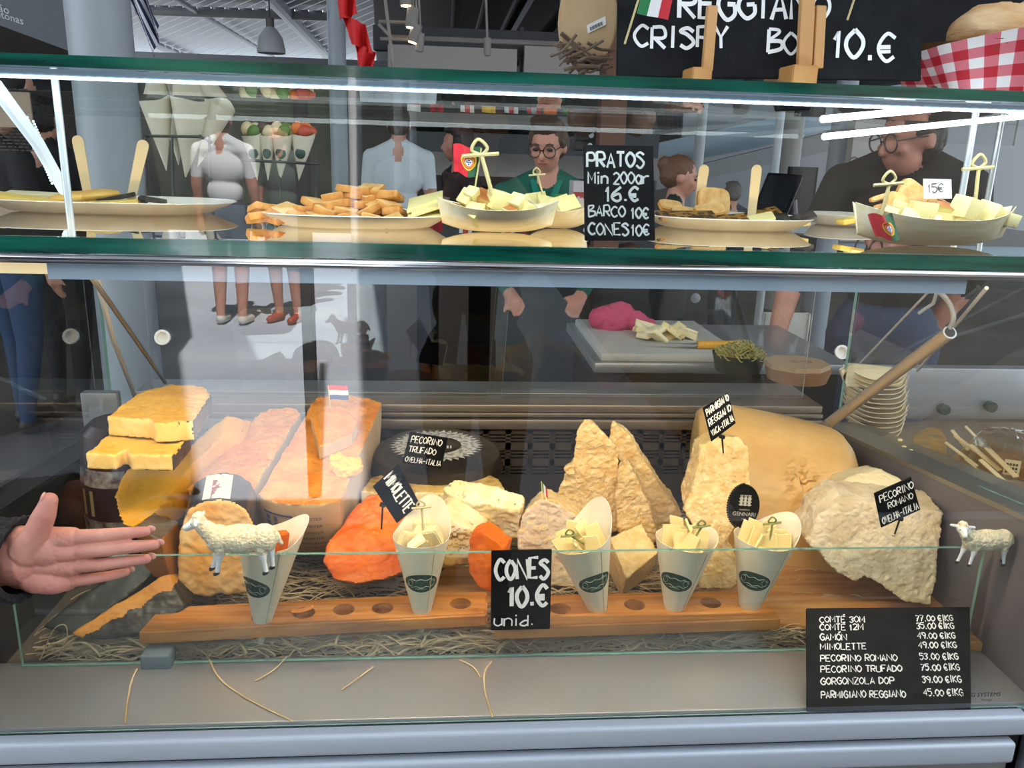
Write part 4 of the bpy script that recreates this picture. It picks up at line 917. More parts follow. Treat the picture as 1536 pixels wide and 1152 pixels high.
for pp, lab in [([(1470, 950), (1494, 925), (1488, 905), (1462, 900), (1456, 930)], 'looped straw blade standing up by the right end of the barrier'), ([(60, 990), (80, 945), (98, 938), (100, 960), (88, 985)], 'looped straw blade standing up in the left front corner')]:
    b = M(); b.tube(smoothline([P(x, y, .03) for x, y in pp]), .0013, n=6, flat=.6); tag(ob('straw_blade', b, STRAW), lab, 'straw')
# ------------------------------------------------------------------ upper shelf: plates, boats, toasts, cubes
PLATE = mat('palm_plate', 'ebe5d8', .6, col2='ded6c6', scale=20); BOATM = mat('wood_boat', 'f5ead0', .55, col2='e8d6a8', scale=14, stretch=(.6, 8, 8))
TOAST = mat('toast', 'd99a4c', .7, col2='b9742c', scale=50, bump=.5, bscale=90); TOASTC = mat('toast_crumb', 'e6bd7c', .7, col2='cf9850', scale=60, bump=.5, bscale=100)
CUBE = mat('cheese_cube', 'f1e3a2', .45, col2='eddb8f', scale=20, sss=.1); CUBER = mat('cube_rind', 'a5562a', .5, col2='c98c4a', scale=20); SLY = mat('yellow_slice', 'f0cf6a', .45, col2='e9c052', scale=15, sss=.1)
SEED = mat('seeded_cracker', 'a9772f', .6, col2='3a2a16', scale=90, lo=.45, hi=.55, bump=.4); CHARR = mat('charred_rind', '1e1b18', .6, col2='4a4238', scale=60, bump=.4)
def plate(px, py, hw, hd, label, zr=.018):
    c = Z(px, py, ZS1); c.y = c.y + hd*.6; k = MPP(c.y, 330); L_ = hw*k; b = M(); n = 44; rings = []
    for r, z in ((.70, .0008), (.80, .003), (1.0, zr), (.985, zr+.0012), (.78, .0048), (.68, .003)):
        rings.append([b.bm.verts.new(V((c.x, c.y, ZS1)) + V((math.copysign(abs(math.cos(2*math.pi*i/n))**.75, math.cos(2*math.pi*i/n))*L_*r, math.copysign(abs(math.sin(2*math.pi*i/n))**.75, math.sin(2*math.pi*i/n))*hd*r, z))) for i in range(n)])
    b.skin(rings); o = tag(ob('plate', b, PLATE), label, 'plate', 'palm leaf plates on the shelf'); return V((c.x, c.y, ZS1+.004))
def boat(px, py, hw, hd, h, label, rise=.012, rz=0.):
    c = Z(px, py, ZS1); c.y += hd*.7; L_ = hw*MPP(c.y, 340); R3 = Euler((0, 0, rz)).to_matrix(); b = M()
    def fn(u, v):
        u = u*2-1; v = v*2-1; w_ = hd*max(.03, (1-abs(u)**2.4))**.8; e = abs(u)**3
        return V((c.x, c.y, ZS1+.0012)) + R3 @ V((L_*u*(1+.10*abs(v)**2*(abs(u)**2)), w_*v, (h+rise*e)*abs(v)**1.8 + e*h*.35*(1-abs(v)**1.8)))
    b.sheet(fn, 30, 16, th=.0008); tag(ob('boat_tray', b, BOATM, None, 60), label, 'tray', 'wooden boat trays on the shelf'); return V((c.x, c.y, ZS1)), L_
def loose(name, label, cat, group, c, size, rot, mats, bev=.0015, mfn=None, seed=0, skew=.0, seg=2, amp=0):
    b = M(); b.box(c, size, rot=rot, bevel=bev, seg=seg); rr = random.Random(seed)
    if skew:
        for v in b.bm.verts: v.co += V((noise.noise(v.co*90+V((seed, 0, 0))), noise.noise(v.co*90+V((0, seed, 5))), noise.noise(v.co*90+V((9, 0, seed)))))*skew
    me = b.mesh(name)
    if mfn: 
        me.update(); paint(me, mfn)
    return tag(link(name, me, mats, None, 40), label, cat, group)
rr = random.Random(12)
# left plate
pc = plate(150, 322, 172, .085, 'long pale plate of yellow slices at the far left of the shelf')
def wedge_slice(a, b_, y, wd, th, m_, label, name='cheese_slice', rind=None, zup=.0):
    p, q = P(*a, y), P(*b_, y); ax = (q-p); u = V((0, 1, .12)).normalized()*wd; b = M(); n_ = ax.cross(u).normalized()*th
    b.prism([p-u*.4, q-u*.25, q+u*.25, p+u*.6], n_); bmesh.ops.bevel(b.bm, geom=b.bm.edges[:], offset=.001, segments=1, affect='EDGES')
    return tag(ob(name, b, m_), label, 'cheese', 'slices on the left plate')
yl = pc.y
wedge_slice((-10, 300), (92, 312), yl-.02, .03, .010, SLY, 'broad yellow slice at the very edge of the left plate')
wedge_slice((8, 296), (120, 300), yl+.02, .03, .008, mat('pale_slice', 'efe0b0', .5, sss=.1), 'paler slice lying behind the broad yellow one on the left plate')
wedge_slice((120, 311), (210, 305), yl-.03, .022, .006, SLY, 'yellow slice under the dark-edged strips on the left plate')
wedge_slice((150, 314), (262, 309), yl-.035, .02, .004, mat('pale_slice', 'efe0b0', .5, sss=.1), 'thin pale slice at the right end of the left plate')
for i, (a, b_, lab) in enumerate([((146, 306), (204, 294), 'upper dark-rinded strip on the left plate'), ((178, 312), (222, 306), 'lower dark-rinded strip on the left plate'), ((208, 300), (250, 306), 'rightmost dark-rinded strip on the left plate')]):
    wedge_slice(a, b_, yl-.01-.012*i, .012, .006, CHARR, lab, 'rind_strip')
for i, (x, y_, w_, lab) in enumerate([(110, 296, 34, 'golden bread roll slice on the left plate, nearer the edge'), (143, 293, 34, 'golden bread roll slice on the left plate, beside the tall stick')]):
    c = P(x, y_, yl+.005*i); b = M(); b.ell(c, (w_*.001, .022, .0085), rot=(0, rad(-6), .2), u=24, v=12); me = b.mesh('bread_slice'); crumbly(me, .0012, 60, i); tag(link('bread_slice', me, [mat('golden_crust', 'df9f3e', .6, col2='efc46c', scale=25, bump=.3, bscale=70)], None), lab, 'bread', 'bread on the left plate')
def woodstick(a, b_, y, wd, label):
    p, q = P(*a, y), P(*b_, y); d = (q-p); L_ = d.length; d.normalize(); s = d.cross(V((0, 1, 0))).normalized(); b = M(); poly = []
    for i in range(9): t_ = math.pi*i/8; poly.append(q + s*(-wd*math.cos(t_)) + d*(wd*math.sin(t_)-wd))
    poly2 = [p + s*wd*.75, p - s*wd*.75]; b.prism([*poly, *poly2], V((0, .0018, 0))); return tag(ob('wooden_stick', b, WOODS), label, 'stick', 'flat wooden sticks')
woodstick((131, 290), (115, 203), yl+.03, .0082, 'flat wooden stick standing in the left plate, nearer the edge')
woodstick((196, 300), (216, 210), yl-.0, .0082, 'flat wooden stick slanting in the left plate by the dark strips')
# middle plate
pm = plate(528, 344, 140, .085, 'long pale plate piled with toast squares in the middle of the shelf')
k = 0
for lay, (n, z, y0) in enumerate(((8, .008, -.045), (7, .016, -.02), (7, .012, .02), (6, .024, .0), (5, .034, .015), (3, .042, .02))):
    for i in range(n):
        x0, x1 = (-.128, .060) if lay < 3 else (-.06, .056) if lay == 3 else (-.03, .05) if lay == 4 else (-.012, .03)
        x = x0+(x1-x0)*(i+.5)/n + rr.uniform(-.006, .006)
        loose('toast', 'small toasted bread piece piled on the middle plate', 'toast', 'toasts on the middle plate', pm+V((x, y0+rr.uniform(-.008, .008), z)), (rr.uniform(.026, .036), rr.uniform(.024, .032), .010), (rr.uniform(-.35, .35), rr.uniform(-.35, .35), rr.uniform(0, 1.5)), [TOASTC, TOAST], .002, lambda c, n: 0 if abs(n.z) > .75 else 1, k, .002); k += 1
for i, (a, b_, w_) in enumerate([((612, 312), (664, 296), .028), ((612, 326), (664, 322), .026), ((618, 318), (660, 308), .024)]):
    p, q = P(*a, pm.y-.03+.02*(i == 0)), P(*b_, pm.y-.03+.02*(i == 0)); u = V((0, .03, .006)); b = M(); b.prism([p-u, q-u*.6, q+u*.6, p+u], V((0, .0, .005))); bmesh.ops.bevel(b.bm, geom=b.bm.edges[:], offset=.001, segments=1, affect='EDGES')
    tag(ob('cheese_slice', b, CUBE), ['upper pale wedge slice at the right end of the middle plate', 'front pale wedge slice at the right end of the middle plate', 'pale wedge slice between two others on the middle plate'][i], 'cheese', 'slices on the middle plate')
loose('rind_strip', 'small dark charred rind between middle plate and first boat', 'cheese', None, P(665, 298, pm.y-.01), (.012, .02, .006), (0, .2, .3), [CHARR], .001)
# boats
def cubes(lst, y, label, group, mats=None, s0=.013):
    for i, (px, py, s, a) in enumerate(lst):
        dy = y + (330-py)*.0007*0 + random.Random(i).uniform(-.012, .012); s = s*MPP(y, 330)*.9
        loose('cheese_cube', label, 'cheese', group, P(px, py, dy), (s, s*.95, s*.9), (a*.6, a, a*1.7), mats or [CUBE, CUBER], .0012, (lambda c, n: 1 if (i % 3 == 0 and n.z > .55) else 0), i, .0022)
b1, L1_ = boat(748, 352, 82, .045, .030, 'wooden boat tray heaped with cheese cubes under the Portuguese flag')
cubes([(690, 318, 26, .3), (712, 322, 30, .7), (738, 320, 28, .2), (764, 318, 27, .9), (790, 313, 24, .4), (704, 300, 28, .5), (726, 304, 30, 1.0), (748, 301, 34, .25), (776, 305, 26, .7), (716, 312, 22, .1), (754, 312, 24, 1.2), (708, 292, 22, .8)], b1.y-.01, 'cream cheese cube heaped in the boat with the Portuguese flag', 'cubes in the first boat')
b2, L2_ = boat(842, 346, 42, .045, .026, 'short wooden boat tray of thin cheese sheets left of the PRATOS sign')
for i, (px, py) in enumerate([(806, 302), (822, 304), (838, 308), (852, 305), (830, 316), (850, 318), (815, 314)]):
    loose('cheese_sheet', 'thin pale cheese sheet standing in the short boat', 'cheese', 'sheets in the short boat', P(px, py, b2.y+rr.uniform(-.015, .012)), (.030, .003, .026), (rr.uniform(-.9, -.4), rr.uniform(-.35, .35), rr.uniform(-.5, .5)), [CUBE], .0008, None, i, .0015)
def pick(base, top, y, label, m_=None, k=1.4):
    o = knotpick(None, P(*base, y), P(*top, y), m_ or BAMBL, k); return tag(o, label, 'pick')
pick((740, 297), (722, 232), b1.y-.02, 'bamboo knot pick crossing in front of the Portuguese flag', k=2.4); pick((816, 298), (806, 262), b2.y, 'bamboo knot pick in the short boat by the PRATOS sign', k=1.2)
def ptflag(base, corners, y, label, drape=.003):
    """corners: bottom left, bottom right, top right, top left"""
    BL, BR, TR, TL = [P(a, b_, y) for a, b_ in corners]; t = thing('portuguese_flag', label, 'paper flag', P(*base[0], y), 'Portuguese paper flags')
    if base: b = M(); b.cyl(P(*base[0], y+.001), P(*base[1], y+.001), .0012, n=8); ob('stick', b, BAMBL, t)
    def fn(u, v): return (BL*(1-u)+BR*u)*(1-v) + (TL*(1-u)+TR*u)*v + V((0, drape*math.sin(u*7+v*1.5), .0016*math.sin(u*8)))
    b = M(); b.sheet(fn, 30, 8, th=.0003, mfn=lambda u, v: 0 if u < .60 else 1); fl = ob('flag', b, [mat('pt_red', 'd4162c', .55), mat('pt_green', '1d5c36', .55)], t)
    b = M(); N = 28; nn = V((0, -.0014, 0))
    def disc(r, m, l, cx=.60, cy=.5, rx=None):
        W = (BR-BL).length; Hh = (TL-BL).length; vs = [b.bm.verts.new(fn(cx + r*math.cos(2*math.pi*i/N)/W, cy + r*math.sin(2*math.pi*i/N)/Hh) + nn*l) for i in range(N)]; f = b.bm.faces.new(vs); f.material_index = m
    h = (TL-BL).length
    disc(h*.27, 0, 1); disc(h*.215, 1, 1.15); disc(h*.18, 0, 1.3); disc(h*.155, 1, 1.45); disc(h*.125, 2, 1.6); 
    for dx, dy in ((0, 0), (.05, 0), (-.05, 0), (0, .07), (0, -.07)): disc(h*.028, 3, 1.75, .60+dx*h/(BR-BL).length*1.2, .5+dy)
    ob('shield', b, [mat('pt_yellow', 'f2c21a', .6), mat('pt_red', 'd4162c', .55), mat('flag_white', 'ececea', .6), mat('flag_blue', '20408c', .6)], fl, None); return t
ptflag(((711, 292), (722, 222)), [(681, 258), (714, 268), (722, 222), (680, 216)], b1.y-.008, 'Portuguese flag standing on a pick in the first boat')
# price sign on the shelf
flatsign([(877, 361), (983, 361), (980, 219), (875, 217)], [-.120, -.120, -.112, -.112], [('PRATOS', .05, .77, .15, .55, .17), ('Min 200gr', .06, .60, .125, .50, .16), ('16.€', .30, .42, .15, .60, .17), ('BARCO', .06, .255, .115, .56, .16), ('10€', .66, .24, .115, .52, .16), ('CONES', .06, .06, .125, .55, .16), ('10€', .66, .055, .12, .52, .16)], 'price_sign', 'glossy black sign reading PRATOS standing on the middle shelf', mat('board_gloss', '0d0f14', .12), 41, .002)
# right plate
pr_ = plate(1105, 347, 128, .085, 'long pale plate of toasts and crackers right of the PRATOS sign')
def toast_slice(px, py, w_, h_, y, rot, label, group='toast slices on the right plate', m=.92):
    k = MPP(y, 320); b = M(); n = 24; poly = []
    for i in range(n):
        a = 2*math.pi*i/n; c_, s_ = math.cos(a), math.sin(a); poly.append(V((math.copysign(abs(c_)**.55, c_)*w_*k/2, 0, math.copysign(abs(s_)**.55, s_)*h_*k/2)))
    b.prism(poly, V((0, .009, 0)), m=0, ms=1); bmesh.ops.bevel(b.bm, geom=[e for e in b.bm.edges if len({f.material_index for f in e.link_faces}) > 1], offset=.0015, segments=2, affect='EDGES')
    R3 = Euler(rot).to_matrix(); c = P(px, py, y)
    for v in b.bm.verts: v.co = c + R3 @ v.co
    return tag(ob('toast', b, [TOASTC, TOAST]), label, 'toast', group)
yr = pr_.y
toast_slice(1072, 302, 52, 44, yr+.01, (-.35, .05, .1), 'largest toast slice, upright on the right plate'); toast_slice(1066, 313, 50, 26, yr-.012, (-.9, -.1, .2), 'toast slice lying before the upright one on the right plate'); toast_slice(1030, 316, 44, 24, yr-.005, (-1.0, .15, -.2), 'toast slice at the left of the right plate'); toast_slice(1008, 306, 40, 22, yr+.02, (-.9, .1, .3), 'orange toast slice by the edge of the PRATOS sign'); toast_slice(1010, 320, 36, 14, yr-.02, (-1.3, 0, .1), 'flat toast slice hidden low on the right plate')
for i, (a, b_, lab) in enumerate([((986, 326), (1072, 325), 'seeded cracker lying left on the right plate'), ((1066, 334), (1120, 329), 'seeded cracker in front of the tall stick'), ((1112, 330), (1168, 318), 'seeded cracker raised behind the tall stick on the right plate')]):
    p, q = P(*a, yr-.035+.03*(i == 2)), P(*b_, yr-.035+.03*(i == 2)); u = V((0, .016, .004)); b = M(); b.prism([p-u, q-u, q+u, p+u], V((0, 0, .004))); tag(ob('seeded_cracker', b, SEED), lab, 'cracker', 'seeded crackers')
for i, (a, b_, m_, lab) in enumerate([((1138, 338), (1182, 330), CHARR, 'dark strip of rind on the right plate, nearer the stick'), ((1186, 336), (1222, 326), CHARR, 'dark strip of rind at the right end of the right plate'), ((1120, 336), (1160, 328), CUBE, 'pale slice under the rind strips on the right plate'), ((1168, 340), (1212, 334), CUBE, 'pale slice at the right end of the right plate')]):
    p, q = P(*a, yr-.03), P(*b_, yr-.03); u = V((0, .010, .004)); b = M(); b.prism([p-u, q-u, q+u, p+u], V((0, 0, .007))); bmesh.ops.bevel(b.bm, geom=b.bm.edges[:], offset=.001, segments=1, affect='EDGES'); tag(ob('cheese_slice', b, m_), lab, 'cheese')
woodstick((1047, 318), (1057, 247), yr+.025, .0078, 'flat wooden stick behind the upright toast'); woodstick((1126, 336), (1136, 247), yr-.01, .0078, 'flat wooden stick standing in front of the crackers')
# rear plate and boat at the right
plate(1272, 340, 48, .05, 'small pale plate with yellow slices, behind the drooping flag')
for i, (px, py) in enumerate([(1278, 330), (1296, 325)]): loose('cheese_slice', ['yellow slice on the small plate, in front', 'pale slice on the small plate, against the boat'][i], 'cheese', None, P(px, py, .10), (.042, .02, .008), (0, -.15, .2), [SLY if i == 0 else CUBE], .002, None, i)
b3, L3_ = boat(1418, 374, 118, .055, .036, 'largest wooden boat tray of cubes and toasts at the far right', .016)
cubes([(1338, 322, 26, .5), (1362, 330, 30, .9), (1352, 312, 24, .2), (1384, 316, 34, .1), (1392, 338, 34, .6), (1414, 334, 34, .15), (1412, 316, 26, 1.1), (1440, 336, 28, .3), (1450, 312, 40, .2), (1448, 326, 24, .8), (1484, 322, 36, .4), (1478, 336, 24, .1), (1512, 330, 26, .15), (1370, 340, 24, .5), (1430, 344, 22, .9)], b3.y-.012, 'cream cheese cube heaped in the largest boat', 'cubes in the largest boat', [mat('herb_cube', 'f0e2a4', .45, col2='8a7a44', scale=60, lo=.62, hi=.72), CUBER])
toast_slice(1372, 296, 60, 46, b3.y+.022, (-.2, .55, .1), 'tall toast slice leaning in the largest boat, by the white tag', 'toast slices in the largest boat'); toast_slice(1352, 306, 50, 34, b3.y+.004, (-.4, .35, .0), 'toast slice in front of the tall one in the largest boat', 'toast slices in the largest boat'); toast_slice(1325, 295, 38, 9, b3.y+.02, (-.2, -.28, .1), 'uppermost toast slice stacked flat by the knot pick', 'toast slices in the largest boat'); toast_slice(1330, 308, 34, 9, b3.y+.018, (-.2, -.2, .1), 'lower toast slice stacked flat by the knot pick', 'toast slices in the largest boat'); toast_slice(1408, 308, 34, 22, b3.y+.015, (-.3, .1, .1), 'small toast slice behind the white tag', 'toast slices in the largest boat')
pick((1322, 322), (1334, 276), b3.y-.03, 'bamboo knot pick holding the drooping flag', k=2.0); pick((1463, 300), (1468, 252), b3.y+.01, 'bamboo knot pick with frayed knot at the far right', k=2.2)
ptflag(((1322, 318), (1334, 286)), [(1314, 356), (1352, 362), (1340, 322), (1304, 322)], b3.y-.055, 'Portuguese flag drooping over the side of the largest boat', .004)
t = thing('price_tag', 'white tag reading 15 euro on a stick in the largest boat', 'price tag', P(1384, 320, b3.y-.005)); b = M(); b.cyl(P(1383, 322, b3.y-.005), P(1386, 270, b3.y-.005), .001, n=8); ob('stick', b, BAMBL, t)
BL, BR, TR, TL = q4([(1386, 298), (1428, 298), (1427, 269), (1385, 268)], b3.y-.006); b = M(); b.prism([BL, BR, TR, TL], (0, .0008, 0)); tg = ob('tag', b, WHITE, t); b = M(); chalk(b, '15€', BL+(BR-BL)*.14+(TL-BL)*.32+V((0, -.0004, 0)), BR-BL, TL-BL, (TL-BL).length*.42, .62, .10, 3); ob('lettering', b, mat('pen_ink', '22252c', .6), tg, None)
# leaf
b = M()
for a in (-.5, .4): b.sheet(lambda u, v: P(828, 296, .12) + V(((u-.0)*.026*math.cos(a)+(v-.5)*.016*math.sin(math.pi*u)*-math.sin(a), (v-.5)*.018*math.sin(math.pi*u), .003*math.sin(u*3)+u*.008*a)), 8, 4, th=.0003)
tag(ob('mint_sprig', b, mat('leaf_green', '3f8a35', .5)), 'small green mint sprig behind the two boats', 'herb')

# ------------------------------------------------------------------ on the top glass
flatsign([(925, 114), (1382, 121), (1385, -140), (930, -150)], [.045, .045, .075, .075], [('REGGIANO', .195, .345, .16, .60, .15), ('CRISPY', .055, .17, .125, .66, .16), ('BOX', .485, .15, .13, .62, .16), ('10.€', .70, .12, .165, .60, .14)], 'chalkboard', 'big black chalkboard reading REGGIANO CRISPY BOX on the top glass', SLATE, 51, .006)
EAS = mat('easel_wood', 'd3a468', .5, col2='b98448', scale=10, stretch=(1, 1, .1)); CORK = mat('cork', 'b59a70', .8, col2='6e5a3a', scale=90, lo=.45, hi=.6)
for (x0, y0, x1, y1, ups, lab) in [(1034, 103, 1080, 118, [(1062, 106, 1070, 8, 8)], 'small wooden easel holding the chalkboard, nearer the middle'), (1182, 100, 1242, 122, [(1208, 104, 1216, -60, 11), (1228, 102, 1233, 8, 8)], 'larger wooden easel holding the chalkboard by the 10 euro price')]:
    t = thing('board_easel', lab, 'easel', P((x0+x1)/2, y1, .02)); p, q = P(x0, y1, .012), P(x1, y0, .012); b = M(); b.prism([(p.x, .0, ZT1), (p.x+(q.x-p.x)*.65, .0, ZT1), (q.x, .05, ZT1), (q.x-.004, .10, ZT1), (p.x, .10, ZT1)], (0, 0, q.z-ZT1)); bmesh.ops.bevel(b.bm, geom=b.bm.edges[:], offset=.0015, segments=2, affect='EDGES'); ob('base', b, [EAS], t)
    for ux, uy, vx, vy, w_ in ups:
        a, c = P(ux, uy, .022), P(vx, vy, .040); s = V((w_*MPP(.02, 60), 0, 0)); b = M(); b.prism([a-s, a+s, c+s, c-s], (0, .010, 0)); bmesh.ops.bevel(b.bm, geom=b.bm.edges[:], offset=.001, segments=1, affect='EDGES'); ob('upright', b, EAS, t)
t = thing('italian_flag', 'Italian paper flag on a pick before the chalkboard', 'paper flag', P(936, 66, .0)); b = M(); b.cyl(P(937, 66, .03), P(960, -8, .03), .0014, n=8); ob('stick', b, BAMBL, t); b = M()
BL, BR, TR, TL = q4([(955, 20), (1002, 30), (1010, -8), (966, -20)], .029); b.sheet(lambda u, v: (BL*(1-u)+BR*u)*(1-v)+(TL*(1-u)+TR*u)*v + V((0, .002*math.sin(u*6), 0)), 15, 3, th=.0003, mfn=lambda u, v: 2 if u < .33 else 1 if u < .66 else 0); ob('flag', b, [mat('flag_red', 'c8202f', .6), mat('flag_white', 'ececea', .6), mat('flag_green', '1f7a43', .6)], t)
b = M(); b.cyl(P(1271, 30, .03), P(1285, -12, .03), .0014, .0014, n=8); tag(ob('wooden_pick', b, BAMBL), 'bare wooden pick before the chalkboard above the 10 euro price', 'pick')
# bread basket with a gingham cloth
c = P(1490, 118, .14); t = thing('bread_basket', 'basket lined with red gingham cloth at the top right corner', 'basket', (c.x, c.y, ZT1)); rim = P(1490, 40, .1).z
b = M(); bx = P(1500, 110, .14).x
def bask(u, v, o=0.):
    a = 2*math.pi*u; r = (.105+.035*v+o); return V((bx+.03+r*1.25*math.cos(a), .14+r*math.sin(a), ZT1+.004+v*.075))
b.sheet(lambda u, v: bask(u, v) + V((0, 0, 0)) + V((math.cos(2*math.pi*u), math.sin(2*math.pi*u), 0))*.002*math.sin(u*180)*math.cos(v*30), 180, 12); b.lathe([(.0, 0), (.10, 0), (.10, .004), (0, .004)], (bx+.03, .14, ZT1+.001), n=40); ob('wicker', b, mat('wicker', '6a4a28', .6), t)
RED = mat('gingham_red', 'b5172b', .7); PINK = mat('gingham_pink', 'd3707e', .7); GWH = mat('gingham_white', 'e6e2e4', .7); b = M()
def gg(u, v): i, j = int(u*56) % 2, int(v*6) % 2; return 0 if i and j else 2 if not i and not j else 1
def cl(u, v):
    a = 2*math.pi*u; p = bask(u, 1.02-.98*v, .005+.004*math.sin(a*9)+.006*v*math.sin(a*5)); p.z -= .0*v; p.z += .012*math.sin(a*3+1)*(1-v); return p
b.sheet(cl, 168, 18, mfn=gg, th=.0008); b.sheet(lambda u, v: V((P(1300, 118, .06).x+u*.11, .05+v*.05, ZT1+.002+.004*abs(math.sin(u*9+v*3))*(1)+.004*u)), 36, 12, mfn=lambda u, v: gg(u*.3, v), th=.0008); ob('gingham_cloth', b, [RED, PINK, GWH], t, 60)
CRUST = mat('rustic_crust', 'c58f55', .7, col2='e6c596', scale=14, detail=8, bump=.8, bscale=40, stretch=(1, 1, 3))
for i, (dx, dy, dz, rx, lab) in enumerate([(-.03, -.03, .085, .10, 'rustic flour-dusted loaf in the gingham basket, in front'), (.08, .02, .11, .11, 'rustic flour-dusted loaf in the gingham basket, behind')]):
    b = M(); b.ell((bx+.03+dx, .14+dy, ZT1+dz), (rx, .062, .048), rot=(0, .12, .3*i), u=48, v=24); me = b.mesh('bread_loaf'); crumbly(me, .004, 30, i, .004); tag(link('bread_loaf', me, [CRUST]), lab, 'bread', 'loaves in the basket')
# round wooden box and dried twigs
t = thing('wooden_cheese_box', 'round pale wooden box with a barcode sticker, hung above the top glass', 'box', P(885, 90, .16)); cc = P(884, 28, .17); b = M(); n_ = 44
poly = [cc + V((math.copysign(abs(math.cos(2*math.pi*i/n_))**.8, math.cos(2*math.pi*i/n_))*.040, .0, math.sin(2*math.pi*i/n_)*.060)) for i in range(n_)]; b.prism(poly, (0, .035, 0)); bmesh.ops.bevel(b.bm, geom=[e for e in b.bm.edges], offset=.002, segments=2, affect='EDGES'); ob('body', b, mat('birch', 'c9ac84', .6, col2='b8986e', scale=12), t)
b = M(); q = q4([(882, 50), (909, 37), (908, 24), (880, 38)], .168); b.prism(q, (0, .0006, 0)); st = ob('sticker', b, WHITE, t, None); b = M()
for k in range(14): b.prism([q[0].lerp(q[1], .15+k*.05)+(q[3]-q[0])*.15, q[0].lerp(q[1], .15+k*.05+(.02 if k % 3 else .034))+(q[3]-q[0])*.15, q[0].lerp(q[1], .15+k*.05+(.02 if k % 3 else .034))+(q[3]-q[0])*.6, q[0].lerp(q[1], .15+k*.05)+(q[3]-q[0])*.6], (0, -.0004, 0))
ob('barcode', b, BLACK, st, None)
b = M(); rt = random.Random(3)
for k in range(46):
    p = P(rt.uniform(845, 905), rt.uniform(66, 104), rt.uniform(.14, .19)); d = V((rt.uniform(.5, 1), rt.uniform(-.3, .3), rt.uniform(-.6, .5))).normalized(); l = rt.uniform(.02, .05); b.tube(smoothline([p-d*l*.5, p+V((0, 0, rt.uniform(-.008, .008))), p+d*l*.5], 3), rt.uniform(.0012, .0032), n=6)
tag(ob('twig_bundle', b, mat('twig', '7d6a58', .8, col2='5a4a3c', scale=30)), 'tangle of dried grey-brown twigs under the round wooden box', 'twigs', kind='stuff')
